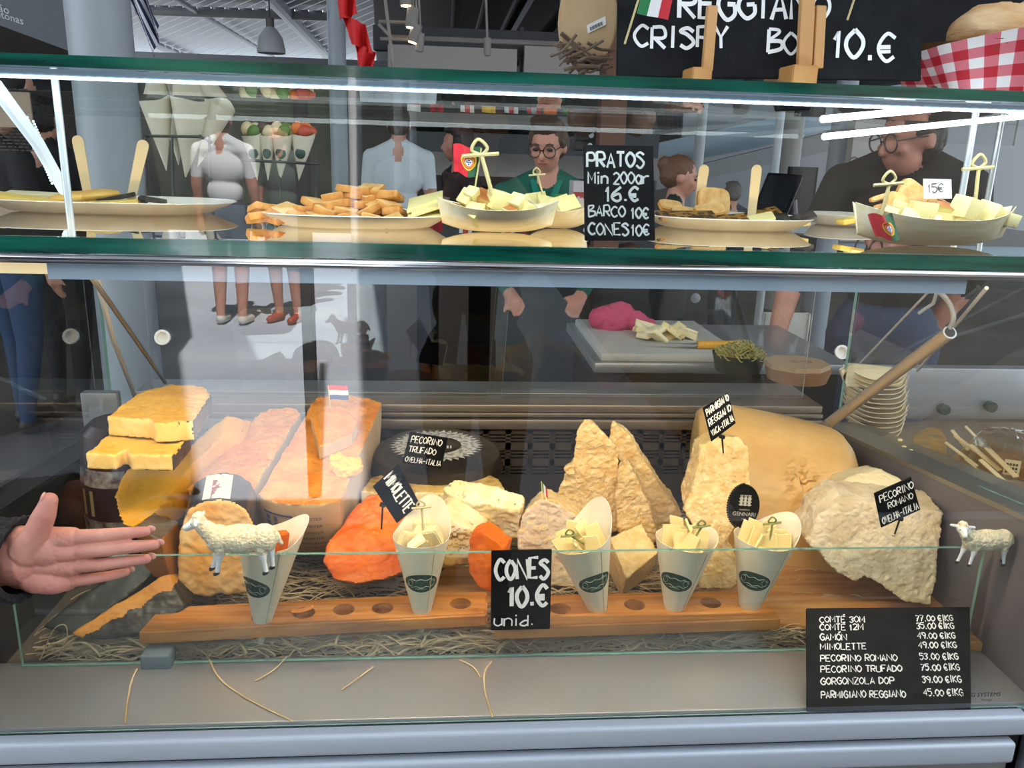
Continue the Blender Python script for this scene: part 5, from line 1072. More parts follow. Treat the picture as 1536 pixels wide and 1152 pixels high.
# ------------------------------------------------------------------ people
def skinm(c='cf9a80'): return mat('skin_'+c, c, .5, col2='c78870', scale=9, sss=.1)
def torus(b, c, x, y, r, t, n=20):
    b.tube([V(c)+V(x)*(r*math.cos(2*math.pi*i/n))+V(y)*(r*math.sin(2*math.pi*i/n)) for i in range(n+1)], t, n=6)
def person(label, loc, rz, h, top='333333', bottom='35486b', shoes='222222', skin='cf9a80', hair=('short', '2a2019'), arms=None, sleeve='long', legs='long', glasses=False, eyes=False, pitch=0., turn=0., apron=None, vox=.010, lean=0., group=None, collar=None, stride=.0, sink=0.):
    """one continuous body; arms = ((elbow, wrist) right, (elbow, wrist) left) in body units, forward is -y"""
    Rz = Matrix.Rotation(rz, 3, 'Z'); o0 = V(loc)
    def q(v, top_=None):
        v = V(v)*h; v.y -= lean*max(0, v.z-.5*h); return o0 + Rz @ v
    segs = []; b = M()
    def c(a, d, r0, r1, tg): a, d = q(a), q(d); b.cap(a, d, r0*h, r1*h, 16); segs.append((a, d, r0*h, r1*h, tg))
    def e(p, r, tg, rot=None): b.ell(q(p), [k*h for k in r], rot=Rz); segs.append((q(p), q(p)+V((0, 0, .001)), min(r)*h, min(r)*h, tg))
    for s in (1, -1):
        st = stride*s
        c((s*.050, 0, .50), (s*.053, -.012-st*.5, .275), .056, .036, 'thigh'); c((s*.053, -.012-st*.5, .275), (s*.052, .010-st, .05), .036, .021, 'calf'); c((s*.052, .015-st, .026), (s*.058, -.075-st, .018), .024, .019, 'foot')
    e((0, .0, .525), (.094, .066, .070), 'thigh'); e((0, 0, .61), (.082, .058, .08), 'torso'); e((0, 0, .715), (.098, .062, .095), 'torso'); c((-.088, 0, .795), (.088, 0, .795), .036, .036, 'torso'); c((0, .004, .80), (0, .0, .865), .036, .030, 'neck')
    for s in (1, -1): c((s*.085, .004, .803), (s*.022, .006, .838), .030, .026, 'torso')
    A = arms or (((.13, .0, .635), (.135, -.03, .49)), ((-.13, .0, .635), (-.135, -.03, .49)))
    for s, (el, wr) in zip((1, -1), A):
        sh = (s*.108, 0, .79); c(sh, el, .036, .026, 'uarm'); c(el, wr, .026, .017, 'farm'); E_, W_ = V(el), V(wr); d = (W_-E_).normalized(); sd = d.cross(V((0, 1, 0))).normalized(); up = sd.cross(d)
        c(W_, W_+d*.035, .017, .019, 'hand')
        for k, (off, ln) in enumerate(((-.015, .036), (-.005, .043), (.005, .041), (.015, .032))): p0 = W_+d*.045+sd*off; c(p0, p0+d*ln*.5-up*.002, .0062, .0056, 'hand'); c(p0+d*ln*.5-up*.002, p0+d*ln+up*-.010, .0056, .0048, 'hand')
        c(W_+d*.018-sd*.014, W_+d*.045-sd*.032-up*.006, .0068, .0055, 'hand')
    Hc = V((0, -.014-sink*.6, .916-sink)); Rh = Matrix.Rotation(turn, 3, 'Z') @ Matrix.Rotation(pitch, 3, 'X')
    def hq(v): return q(Hc + Rh @ V(v))
    def he(p, r, tg='head'): b.ell(hq(p), [k*h for k in r], rot=Rz @ Rh); segs.append((hq(p), hq(p)+V((0, 0, .001)), min(r)*h, min(r)*h, tg))
    def hc(a, d, r0, r1): a, d = hq(a), hq(d); b.cap(a, d, r0*h, r1*h, 10); segs.append((a, d, r0*h, r1*h, 'head'))
    he((0, .006, .012), (.042, .052, .052)); he((0, -.014, -.020), (.033, .036, .042)); he((0, -.030, -.044), (.016, .014, .012)); hc((0, -.046, .006), (0, -.058, -.016), .006, .0085); hc((-.016, -.043, .016), (.016, -.043, .016), .007, .007); hc((-.010, -.047, -.030), (.010, -.047, -.030), .0045, .0045)
    for s in (1, -1): he((s*.043, .006, -.004), (.006, .011, .017)); he((s*.022, -.036, -.012), (.012, .012, .012))
    me = remesh(b, vox, 3); me.name = 'person'
    slots = ['skin', 'top', 'bottom', 'shoe']
    def pf(cn, n):
        best = None
        for a, d, r0, r1, tg in segs:
            ab = d-a; t_ = max(0, min(1, (cn-a).dot(ab)/max(ab.length_squared, 1e-9))); D = (cn-(a+ab*t_)).length-(r0+(r1-r0)*t_)
            if best is None or D < best[0]: best = (D, tg, t_)
        tg = best[1]
        if tg == 'torso': return 1
        if tg == 'uarm': return 1 if sleeve != 'short' or best[2] < .75 else 0
        if tg == 'farm': return 1 if sleeve == 'long' or (sleeve == 'mid' and best[2] < .3) else 0
        if tg == 'thigh': return 2
        if tg == 'calf': return 2 if legs == 'long' else 0
        if tg == 'foot': return 3
        return 0
    paint(me, pf)
    o = tag(link('person', me, [skinm(skin), mat('cloth_'+top, top, .85, bump=.2, scale=20), mat('cloth_'+bottom, bottom, .85, bump=.2, scale=20), mat('leather_'+shoes, shoes, .5)], None, 60), label, 'person', group)
    hb = M(); st, hcol = hair
    def hh(p, r): hb.ell(hq(p), [k*h for k in r], rot=Rz @ Rh)
    hh((0, .014, .022), (.046, .053, .050))
    if st == 'bun': hh((0, .062, .030), (.026, .026, .026)); hh((0, .03, .0), (.045, .042, .042))
    if st == 'bob': hh((0, .026, .006), (.049, .046, .050)); hh((0, -.020, .054), (.040, .030, .018)); hh((.040, .006, .018), (.010, .026, .026)); hh((-.040, .006, .018), (.010, .026, .026)); hh((.02, -.012, .062), (.022, .02, .012)); hh((-.02, .0, .064), (.024, .022, .012))
    if st == 'long': hh((0, .03, -.03), (.048, .036, .075)); hh((0, .035, -.09), (.05, .028, .07)); hh((.036, .0, -.01), (.014, .03, .06)); hh((-.036, .0, -.01), (.014, .03, .06)); hh((0, -.016, .050), (.040, .030, .02))
    if st == 'short': hh((0, .02, .0), (.0445, .045, .045)); hh((0, -.022, .052), (.036, .028, .016))
    hm = remesh(hb, .006, 2, 'hair'); disp(hm, lambda c_, n: .004*noise.noise(c_*60)+.0025*noise.noise(V((c_.x*160, c_.y*160, c_.z*30)))); link('hair', hm, mat('hair_'+hcol, hcol, .6, bump=.4, scale=60, stretch=(1, 1, .2)), o, 60)
    if eyes:
        for s in (1, -1):
            eb = M(); eb.ell(hq((s*.0185, -.0455, .002)), (.0075*h, .004*h, .0042*h), rot=Rz @ Rh, u=12, v=8); ob('eye', eb, mat('eye_dark', '2a2422', .2), o)
            eb = M(); eb.tube([hq((s*.009, -.049, .014)), hq((s*.018, -.0495, .017)), hq((s*.028, -.046, .014))], .0022*h, n=6); ob('eyebrow', eb, mat('brow', '4a382c', .7), o)
        eb = M(); eb.tube([hq((-.012, -.0495, -.031)), hq((0, -.0525, -.0295)), hq((.012, -.0495, -.031))], [.0016*h, .0032*h, .0016*h], n=8); ob('mouth', eb, mat('lips', 'a8574f', .5), o)
    if glasses:
        gb = M()
        for s in (1, -1): torus(gb, hq((s*.0195, -.056, .0)), Rz @ Rh @ V((1, 0, 0)), Rz @ Rh @ V((0, 0, 1)), .0155*h, .0016*h); gb.tube([hq((s*.035, -.054, .004)), hq((s*.043, -.02, .006)), hq((s*.044, .008, .004))], .0014*h, n=6)
        gb.tube([hq((-.005, -.057, .003)), hq((.005, -.057, .003))], .0014*h, n=6); ob('glasses', gb, mat('glasses_frame', '3a2a24', .3), o)
    if apron:
        ab = M(); ab.sheet(lambda u, v: q(((u-.5)*(.15 if v > .72 else .19), -.072-.006*math.cos((u-.5)*3)+.05*abs(u-.5)**2*2, .30+.44*v)), 12, 16, th=.004); ob('apron', ab, mat('apron_'+apron, apron, .8), o)
    if collar:
        cb = M(); cb.tube([q((.035, -.012, .835)), q((.022, -.052, .80)), q((.0, -.068, .745))], .009*h, n=8, flat=.5); cb.tube([q((-.035, -.012, .835)), q((-.022, -.052, .80)), q((.0, -.068, .745))], .009*h, n=8, flat=.5); ob('collar', cb, mat('cloth_'+collar, collar, .85), o)
    return o
def foot(px, py): p = Z(px, py, 0); return (p.x, p.y, 0)
def stand(px, py, y, eye, h=None):          # stands on the floor with the eyes at that pixel
    p = P(px, py, y); return (p.x, y, 0), (h or p.z/.925)
l_, h_ = stand(822, 214, 2.45, 1)
person('woman in a green jacket and glasses looking down behind the counter', l_, rad(-8), h_, top='0c5a4a', bottom='2b2b30', hair=('bob', '4a3524'), skin='c58f78', glasses=True, eyes=True, pitch=rad(14), turn=rad(-14), arms=(((.15, -.02, .64), (.10, -.14, .56)), ((-.15, -.02, .64), (-.08, -.14, .56))), apron='1f2426', collar='0f7a66', vox=.008)
l_, h_ = stand(1016, 262, 3.0, 1)
person('woman with ginger hair in a bun facing the till screen', l_, rad(78), h_, top='12231f', bottom='1b1b1e', hair=('bun', '6b4630'), skin='d09c84', arms=(((.10, -.12, .66), (.04, -.30, .64)), ((-.13, -.06, .64), (-.05, -.22, .62))), sleeve='short', eyes=True, pitch=rad(10))
l_, h_ = stand(1372, 186, 1.60, 1, 1.75)
person('man in dark olive clothes and glasses bending over at the right', l_, rad(-32), h_, top='1c1c16', bottom='33425c', hair=('short', '2a211b'), skin='a8705e', glasses=True, sleeve='mid', arms=(((.14, .07, .63), (.07, .05, .50)), ((-.17, -.06, .62), (-.18, -.12, .50))), pitch=rad(10), turn=rad(-46), vox=.008, lean=.10, sink=.046)
l_ = foot(46, 642)
person('person in blue jeans standing beyond the left end of the case', l_, rad(150), 1.70, top='1d1c1e', bottom='2c4468', shoes='2a2624', hair=('short', '241c17'), stride=.03)
l_ = foot(112, 612)
person('person in dark trousers standing behind the one in jeans', l_, rad(170), 1.68, top='191a1d', bottom='1a1c22', shoes='15171c', hair=('short', '1d1815'), stride=.02)
l_, h_ = stand(690, 245, 4.2, 1, 1.62)
person('dark-haired person in black seen in profile beyond the Portuguese flag', l_, rad(-70), h_, top='151418', bottom='1a1a1c', hair=('long', '1d1412'), skin='b98272', vox=.012)
l_, h_ = stand(1238, 306, 5.4, 1); h_ = max(h_, 1.2)
person('girl with long light hair and pale top beyond the till', l_, rad(0), h_, top='d8d4d4', bottom='5a6070', hair=('long', '7a5c48'), skin='d8a795', eyes=True, vox=.012)
l_, h_ = stand(1100, 288, 5.2, 1)
person('grey-haired person beyond the ginger-haired woman', l_, rad(185), h_, top='4a4c55', bottom='33353a', hair=('short', '6e6862'), vox=.012)
l_, h_ = stand(598, 215, 5.0, 1, 1.75)
person('person in a white shirt with the back turned, beyond the toast plate', l_, rad(180), h_, top='dfe6ea', bottom='55606e', hair=('short', '4a3a30'), sleeve='short', vox=.012)
l_, h_ = stand(722, 292, 5.8, 1)
person('person in black with dark hair low behind the Portuguese flag', l_, rad(20), h_, top='17161a', bottom='1a1a1c', hair=('long', '120f0f'), skin='b98272', vox=.012)
# mirrored in the front pane: people on the sunny street behind the photographer
def mirrorfoot(px, py):
    p = Z(px, py, 0); return (p.x, 2*YF-p.y, 0)
l_ = mirrorfoot(350, 486)
person('person in a white printed shirt and shorts, mirrored in the glass', l_, rad(8), 1.76, top='e9edf0', bottom='3a4250', shoes='d9d5cc', hair=('short', '33271f'), sleeve='short', legs='short')
l_ = mirrorfoot(432, 482)
person('bare-legged person in sandals on the sunny street', l_, rad(200), 1.66, top='4a5a52', bottom='6b7a80', shoes='a8452e', hair=('short', '4a3326'), sleeve='short', legs='short')
person('photographer in dark clothes standing in front of the counter', (.10, -1.66, 0), rad(180), 1.66, top='1a1a1d', bottom='202228', hair=('short', '1d1815'), arms=(((.15, -.07, .70), (.055, -.21, .80)), ((-.15, -.07, .70), (-.055, -.21, .80))))

# ------------------------------------------------------------------ the open hand at the left
YH = -.215; b = M()
def H_(px, py, dy=0.): return P(px, py, YH+dy)
ch = {'index': [(108, 806, .000), (150, 803, -.006), (190, 800, -.004), (219, 797, .0)], 'middle': [(110, 827, -.002), (154, 825, -.012), (199, 820, -.010), (232, 817, -.004)], 'ring': [(108, 849, -.001), (150, 847, -.010), (189, 842, -.009), (220, 838, -.003)], 'little': [(100, 872, .003), (133, 869, -.003), (163, 864, -.002), (189, 858, .002)]}
RD = {'index': (.0086, .0074, .0068, .0054), 'middle': (.0088, .0076, .0070, .0056), 'ring': (.0084, .0072, .0066, .0053), 'little': (.0076, .0062, .0057, .0047)}
for k, c in ch.items():
    p = [H_(*q) for q in c]
    for i in range(3): b.cap(p[i], p[i+1], RD[k][i], RD[k][i+1], 18)
    b.cap(H_(30, 835+(c[0][1]-838)*.75, .006), p[0], .0165, .0112, 18)
b.ell(H_(60, 822, -.004), (.026, .0135, .020), rot=(0, rad(25), 0)); b.ell(H_(66, 872, -.003), (.030, .013, .014), rot=(0, rad(8), 0)); b.ell(H_(92, 840, .002), (.022, .010, .030)); b.ell(H_(52, 846, .003), (.034, .0125, .036))
tp = [H_(40, 826, -.004), H_(56, 797, -.010), H_(67, 771, -.012), H_(74, 751, -.010)]
for i, (r0, r1) in enumerate(((.0185, .0135), (.0135, .0115), (.0115, .0088))): b.cap(tp[i], tp[i+1], r0, r1, 20)
b.cap(H_(-260, 846, .03), H_(28, 838, .006), .040, .0285, 24); b.cap(H_(-330, 700, .0), H_(-250, 846, .03), .05, .042, 20)
me = remesh(b, .0010, 3, 'hand')
creases = [([(60, 800), (78, 822), (84, 850), (72, 888)], .0016), ([(66, 800), (96, 812), (116, 822)], .0013), ([(76, 862), (98, 850), (118, 832)], .0013)]
cr = [([H_(x, y, -.012) for x, y in smoothline([V((a, c_, 0)) for a, c_ in l], 4) and [(q.x, q.y) for q in smoothline([V((a, c_, 0)) for a, c_ in l], 4)]], dp) for l, dp in creases]
for k, c in ch.items():
    for i in (1, 2):
        s = 9; cr.append(([H_(c[i][0], c[i][1]-s, -.01), H_(c[i][0]+1, c[i][1], -.016), H_(c[i][0], c[i][1]+s, -.01)], .0007))
def hd(c, n):
    if n.y > -.1: return 0.
    d = 0.
    for l, dp in cr:
        for q in l:
            e2 = (c.x-q.x)**2+(c.z-q.z)**2
            if e2 < 2.5e-5: d = max(d, dp*.45*math.exp(-e2/3.2e-6))
    return -d + .0004*noise.noise(c*140)
disp(me, hd)
hand = tag(link('hand', me, [mat('hand_skin', 'd89c88', .5, col2='c97f70', scale=16, lo=.3, hi=.75, bump=.12, bscale=220, sss=.18)], None, 70), 'open left hand with palm up, pointing at the cheeses from the left', 'hand')
NAIL = mat('nail', 'dfa594', .35)
for k, c in ch.items():
    p1, p0 = H_(*c[3]), H_(*c[2]); d = (p1-p0).normalized(); b = M(); b.ell(p1+d*RD[k][3]*.75+V((0, .0034, .0008)), (.0052, .0016, .0042), rot=(0, -math.atan2(d.z, d.x), 0), u=16, v=8); ob('fingernail', b, NAIL, hand)
d = (tp[3]-tp[2]).normalized(); b = M(); b.ell(tp[3]+d*.004+V((-.0062, -.003, .001)), (.0065, .0052, .0022), rot=(0, -math.atan2(d.z, d.x)+0, 0), u=16, v=8); ob('fingernail', b, NAIL, hand)
# knitted cuff
b = M(); ax0, ax1 = H_(-300, 850, .03), H_(38, 838, .006); d = (ax1-ax0).normalized(); x, y_, _ = frame(d); n = 72; rings = []
for j in range(60):
    t_ = j/59; c = ax0.lerp(ax1, t_); r = .058-.006*t_ + (.003 if t_ > .97 else 0) + .0012*math.sin(j*2.1)
    rings.append([b.bm.verts.new(c + (x*math.cos(2*math.pi*i/n)+y_*math.sin(2*math.pi*i/n)*.82)*(r+.0013*math.sin(i*math.pi/1.5+j*.6))) for i in range(n)])
for q in rings[-2:]:
    pass
inner = [b.bm.verts.new(ax1 + d*(-.004) + (x*math.cos(2*math.pi*i/n)+y_*math.sin(2*math.pi*i/n)*.82)*.044) for i in range(n)]
b.skin(rings + [inner], caps=False)
ob('knit_sleeve', b, mat('black_knit', '121316', .9, col2='34363b', scale=160, lo=.5, hi=.7, bump=.8, bscale=220), hand, 60)
# ------------------------------------------------------------------ behind the case: work table, bins, boxes, neighbouring counter
def boxpx(x0, y0, x1, y1, y, dp): p, q = P(x0, y1, y), P(x1, y0, y); return V((p.x, y, p.z)), V((q.x, y+dp, q.z))
tz = P(1000, 533, 1.02).z; lo, hi = boxpx(893, 640, 1108, 533, 1.02, .5)
t = thing('work_table', 'grey steel work table behind the counter under the white cutting board', 'table', (lo.x, 1.02, 0)); 
b = M(); b.bar((lo.x, 1.02, tz-.05), (hi.x+.3, 1.55, tz-.022), bevel=.003); ob('table_top', b, STEELD, t); b = M(); b.bar((lo.x+.02, 1.06, .02), (hi.x+.28, 1.5, tz-.05)); ob('cabinet', b, mat('cabinet_dark', '24211f', .5), t)
b = M(); p0 = P(900, 500, 1.2); b.bar((lo.x+.02, 1.035, tz-.022), (hi.x, 1.50, tz+.0), bevel=.004); tag(ob('cutting_board', b, mat('board_white', 'b9b4ad', .5)), 'thick white plastic cutting board on the work table', 'board')
b = M(); c = Z(925, 489, tz); 
for i, (dx, dz, r) in enumerate(((-.05, .03, .036), (0, .036, .042), (.045, .022, .032), (.09, .012, .02), (-.02, .02, .04), (.11, .006, .010))): b.ell((c.x+dx, 1.36+.02*(i % 2), tz+dz), (r*1.3, r, r))
me = remesh(b, .005, 2); disp(me, lambda c_, n: .008*noise.noise(c_*38)+.004*abs(noise.noise(c_*70))); tag(link('cloth', me, [mat('pink_cloth', 'bf4a68', .9, bump=.3, scale=60)], None, 70), 'crumpled pink cloth on the corner of the white cutting board', 'cloth')
rg = random.Random(8)
for i in range(9):
    px, py = 970+rg.uniform(0, 68), 486+rg.uniform(0, 16); c = Z(px, py+6, tz+.012); loose('cheese_slice', 'flecked cheese slice in the loose heap on the white cutting board', 'cheese', 'cheese heap on the work table', c+V((0, 0, .012*rg.random()+.003)), (rg.uniform(.05, .08), rg.uniform(.03, .05), .010), (rg.uniform(-.6, .6), rg.uniform(-.5, .5), rg.uniform(0, 3)), [TRUS if i % 2 else TRUF], .003, None, i, .006)
t = thing('knife', 'knife with a yellow handle lying on the white cutting board', 'knife', Z(1080, 518, tz)); b = M(); p, q = Z(1046, 517, tz+.012), Z(1110, 517, tz+.012); b.cyl(p, q, .011, .012, n=12); ob('handle', b, mat('knife_yellow', 'd99b1e', .5), t)
b = M(); q = Z(952, 515, tz+.010); b.prism([p+V((0, .014, 0)), p-V((0, .012, 0)), q], (0, 0, .002)); ob('blade', b, STEEL, t)
# green bin of curly shavings
c = P(1110, 560, .90); zt = P(1110, 532, .90).z; t = thing('shavings_bin', 'dark green bin heaped with curly yellow-green shavings', 'bin', (c.x, .92, .93)); k = MPP(.9, 540); b = M(); b.lathe([(0, 0), (34*k, 0), (41*k, zt-.93), (39*k, zt-.93), (33*k, .004), (0, .004)], (c.x, .92, .93), n=40); ob('tub', b, mat('bin_green', '18241d', .5), t)
b = M()
for i in range(170):
    a = rg.uniform(0, 6.28); r = 38*k*math.sqrt(rg.random()); z0 = zt-.004+.024*(1-(r/(38*k))**2)*rg.uniform(.2, 1.4); p = V((c.x+r*math.cos(a), .92+r*math.sin(a), z0)); a2 = rg.uniform(0, 6.28); pp = [p + V((math.cos(a2+j*.9)*.010+j*.003*math.cos(a2), math.sin(a2+j*.9)*.010, .006*math.sin(j*1.3))) for j in range(6)]; b.tube(pp, .0016, n=5)
ob('shavings', b, mat('shaving', 'b7a95c', .6, col2='8f8a45', scale=20), t)['kind'] = 'stuff'
# kraft tub with a lid
c = P(1192, 590, .84); t = thing('kraft_tub', 'round brown cardboard tub with an octagonal lid on the rear counter', 'tub', (c.x, .84, .93)); k = MPP(.84, 570); zt = P(1190, 556, .80).z; b = M(); b.lathe([(0, 0), (44*k, 0), (50*k, zt-.93), (47*k, zt-.93), (0, zt-.94)], (c.x, .84, .93), n=40); ob('body', b, mat('kraft', '8f6338', .7), t)
b = M(); n = 8; b.prism([V((c.x-.004+50*k*math.cos(2*math.pi*(i+.5)/n), .84+46*k*math.sin(2*math.pi*(i+.5)/n), zt)) for i in range(n)], (0, 0, .012)); lid = ob('lid', b, mat('kraft_lid', 'a98a68', .7), t)
b = M(); chalk(b, 'S-S', V((c.x-.02, .83, zt+.0125)), (1, 0, 0), (0, 1, 0), .018, .8, .12, 3); ob('printed_mark', b, mat('lid_ink', '5a4632', .7), lid, None)
# white fridge unit
lo, hi = boxpx(1137, 620, 1235, 456, 2.6, .6); t = thing('fridge', 'pale steel under-counter fridge behind the man\'s arm', 'fridge', (lo.x, 2.6, 0)); b = M(); b.bar((lo.x, 2.6, 0), (hi.x, 3.1, hi.z), bevel=.006); ob('body', b, mat('fridge_body', 'a9a49c', .4), t); b = M(); a, c = boxpx(1148, 610, 1196, 472, 2.58, .02); b.bar(a, c, bevel=.008); dr = ob('door', b, mat('fridge_door', 'b8b3aa', .4), t)
b = M(); b.tube([P(1160, 508, 2.575), P(1161, 500, 2.53), P(1161, 538, 2.53), P(1160, 542, 2.575)], .012, n=10); ob('handle', b, STEEL, dr)
# dark back counter
lo, hi = boxpx(480, 620, 900, 424, 3.2, .5); b = M(); b.bar((lo.x, 3.3, 0), (hi.x-.12, 3.8, .92), bevel=.006, m=0)
for k in range(5): x = lo.x+(hi.x-.12-lo.x)*(k+.5)/5; b.bar((x-.2, 3.285, .1), (x+.2, 3.30, .85), bevel=.006, m=1)
tag(ob('back_counter', b, [mat('back_dark', '2b221c', .6), mat('back_panel', '372b22', .6)]), 'long dark brown back counter across the stall', 'counter')
lo, hi = boxpx(900, 520, 1136, 420, 3.2, .5); b = M(); b.bar((lo.x, 3.2, 0), (hi.x, 3.8, hi.z), bevel=.01); tag(ob('back_cabinet', b, mat('cabinet_brown', '5a4030', .5)), 'brown cabinet behind the white cutting board', 'cabinet')
b = M(); b.lathe([(0, 0), (.026, .0), (.026, .006), (0, .008)], P(1043, 447, 3.18), (0, -1, 0), 20); tag(ob('round_badge', b, STEEL), 'small round steel badge on the brown cabinet', 'badge')
# stack of boat trays
k = 0; c = P(1312, 655, .60)
for i in range(13):
    yy = 655-3-i*7.0; sw = 44+3*i*.3 if i < 2 else 50; p = P(1311+1.5*math.sin(i*2.1), yy, .62); kx = MPP(.62, 620); L_ = sw*kx; b = M(); hh = .016
    def fn(u, v, p=p, L_=L_, i=i):
        u = u*2-1; v = v*2-1; w_ = .045*max(.15, (1-abs(u)**3)); return p + V((L_*u*.98, w_*v, hh*(abs(v)**1.6)*.6+hh*1.3*abs(u)**3))
    b.sheet(fn, 18, 8, th=.0012); tag(ob('boat_tray', b, BOATM, None, 60), 'empty wooden boat tray nested in the tall stack at the right', 'tray', 'stacked empty boat trays')
b = M(); poly = [P(x, y, .60) for x, y in [(1262, 556), (1278, 546), (1340, 552), (1363, 556), (1352, 580), (1270, 580)]]; b.prism(poly, (0, .012, 0)); tag(ob('boat_tray', b, BOATM), 'topmost upright boat tray of the tall stack at the right', 'tray', 'stacked empty boat trays top')
# neighbouring counter at the right
t = thing('side_counter', 'glass-topped steel counter adjoining at the right, with a tub and a rind wedge', 'counter', (1.2, .5, 0)); b = M(); b.prism([(XR+.06, YF, .832), (XR+.06, .9, .80), (2.2, .9, .80), (2.2, YF, .832)], (0, 0, -.03)); ob('deck', b, mat('side_deck', '6d645a', .45, .5), t); b = M(); b.bar((XR+.06, YF-.01, .02), (2.2, .9, .79)); ob('body', b, GREYP, t)
b = M(); p, q = P(1290, 610, .95), P(1700, 610, .95); b.bar((p.x, .92, .80), (q.x, .96, .94), bevel=.004); ob('rear_rail', b, STEEL, t)
for px, py in ((1414, 613), (1484, 609)):
    c = P(px, py, .915); b = M(); b.cyl((c.x, .90, c.z), (c.x, .925, c.z), .014, n=20); ob('rubber_foot', b, mat('foot_green', '2f4a42', .4), t)
zc = .83
def onD(px, py, dz=0): return Z(px, py, zc+dz)
A = [Z(x, y, .872) for x, y in [(1366, 668), (1372, 648), (1392, 640), (1410, 642), (1419, 655), (1420, 690), (1400, 684)]]; me = remesh(loft(A, [p-V((0, 0, .045)) for p in A]), .003, 1); crumbly(me, .0015, 50, 3); tag(link('rind_wedge', me, [mat('ochre_rind', 'a87c34', .7, col2='6d6244', scale=30, detail=8, bump=.4)]), 'ochre mottled cheese wedge on the adjoining counter at the right', 'cheese')
lo = onD(1430, 690); b = M(); q = [Z(x, y, .87) for x, y in [(1426, 690), (1536, 752), (1600, 735), (1470, 650)]]; t = thing('stick_box', 'open cardboard box of flat wooden sticks at the right edge', 'box', q[0]-V((0, 0, .04)))
b.prism([p-V((0, 0, .03)) for p in q], (0, 0, -.012)); ob('bottom', b, mat('card', 'a98f70', .7), t); b = M()
for i in range(4): a, c = q[i], q[(i+1) % 4]; n = (c-a).cross(V((0, 0, 1))).normalized()*.002; b.prism([a+n*.0, c+n*.0, c-V((0, 0, .036)), a-V((0, 0, .036))], n)
ob('sides', b, mat('card', 'a98f70', .7), t)
for i, (a, c, w_) in enumerate([((1428, 646), (1452, 676), .010), ((1448, 640), (1475, 668), .012), ((1418, 664), (1466, 700), .010), ((1432, 654), (1482, 690), .013), ((1455, 668), (1500, 706), .013), ((1470, 690), (1512, 728), .012), ((1480, 672), (1524, 716), .012), ((1446, 688), (1480, 716), .010)]):
    p, r_ = Z(a[0], a[1], .895), Z(c[0], c[1], .862); s = (r_-p).cross(V((0, 0, 1))).normalized()*w_*.6; b = M(); b.prism([p-s, p+s, r_+s, r_-s], (0, 0, .0018)); tag(ob('wooden_stick', b, WOODS), 'flat wooden stick fanned out of the cardboard box at the right edge', 'stick', 'sticks in the cardboard box')
t = thing('plastic_tub', 'clear plastic tub with domed lid and printed label at the right edge', 'tub', Z(1510, 715, .84)); c = Z(1512, 705, .84); b = M(); b.lathe([(0, 0), (.060, 0), (.072, .05), (.070, .05), (.058, .003), (0, .003)], c, n=40, m=0); ob('tub', b, GLASS2, t); b = M(); b.lathe([(.058, .002), (.064, .028), (0, .03), (0, .002)], c, n=40); ob('contents', b, mat('tub_brown', '8a5a38', .6), t); b = M(); b.lathe([(.074, .050), (.074, .056), (.060, .074), (.03, .082), (0, .084), (0, .083), (.03, .081), (.058, .073), (.072, .056)], c, n=48)
for v in b.bm.verts: v.co.z += .0012*math.sin(20*math.atan2(v.co.y-c.y, v.co.x-c.x))
ob('lid', b, GLASS2, t)
b = M(); q = [P(1476, 738, .12), P(1492, 742, .12), P(1489, 712, .12), P(1472, 709, .12)]; d = c + V((-.05, -.052, .012)); b.prism([d, d+V((.026, -.012, 0)), d+V((.026, -.012, .032)), d+V((0, 0, .032))], (0, .0006, 0)); lb = ob('label', b, mat('label_cream', 'd8cfa8', .6), t); b = M()
for k in range(4):
    for j in range(3): e_ = d+V((.003+.005*k, -.0016-.0024*k, .004+.008*j)); b.prism([e_, e_+V((.0034, -.0016, 0)), e_+V((.0034, -.0016, .005)), e_+V((0, 0, .005))], (0, -.0005, 0))
ob('printed_mark', b, BLACK, lb, None)
rc = random.Random(2)
for k, (px, py) in enumerate([(1367, 676), (1356, 670), (1372, 685), (1400, 711), (1350, 660)]): 
    X = XR+.06; d = ray(px, py); p = CAM + d*((X-CAM.x)/d.x); b = M(); b.ell(p, (.006*(2 if k == 3 else .8), .005, .003), u=8, v=6); tag(ob('cheese_crumb', b, CUBE), 'small cheese crumb lying on the steel rim at the right', 'crumb', 'crumbs on the right rim')

# ------------------------------------------------------------------ till, boxes, hams, hanging things
t = thing('till_screen', 'black tilted till touch screen on a stand', 'screen', P(1170, 330, 2.3)); b = M(); q = [P(x, y, yy) for x, y, yy in [(1132, 308, 2.3), (1180, 322, 2.2), (1205, 262, 2.45), (1152, 258, 2.55)]]; n_ = (q[1]-q[0]).cross(q[3]-q[0]).normalized(); b.prism(q, -n_*.02); bmesh.ops.bevel(b.bm, geom=b.bm.edges[:], offset=.004, segments=2, affect='EDGES'); sc_ = ob('screen', b, BLACK, t)
b = M(); b.prism([q[0].lerp(q[2], .08)+n_*.001, q[1].lerp(q[3], .08)+n_*.001, q[2].lerp(q[0], .08)+n_*.001, q[3].lerp(q[1], .08)+n_*.001], n_*.001); ob('display', b, mat('display', '23272d', .12), sc_, None)
b = M(); a, c = boxpx(1188, 320, 1218, 252, 2.62, .03); b.bar(a, c, bevel=.006); ob('customer_screen', b, BLACK, t); b = M(); b.cyl(P(1185, 300, 2.5), P(1190, 400, 2.5), .03, n=16); ob('stand', b, BLACK, t)
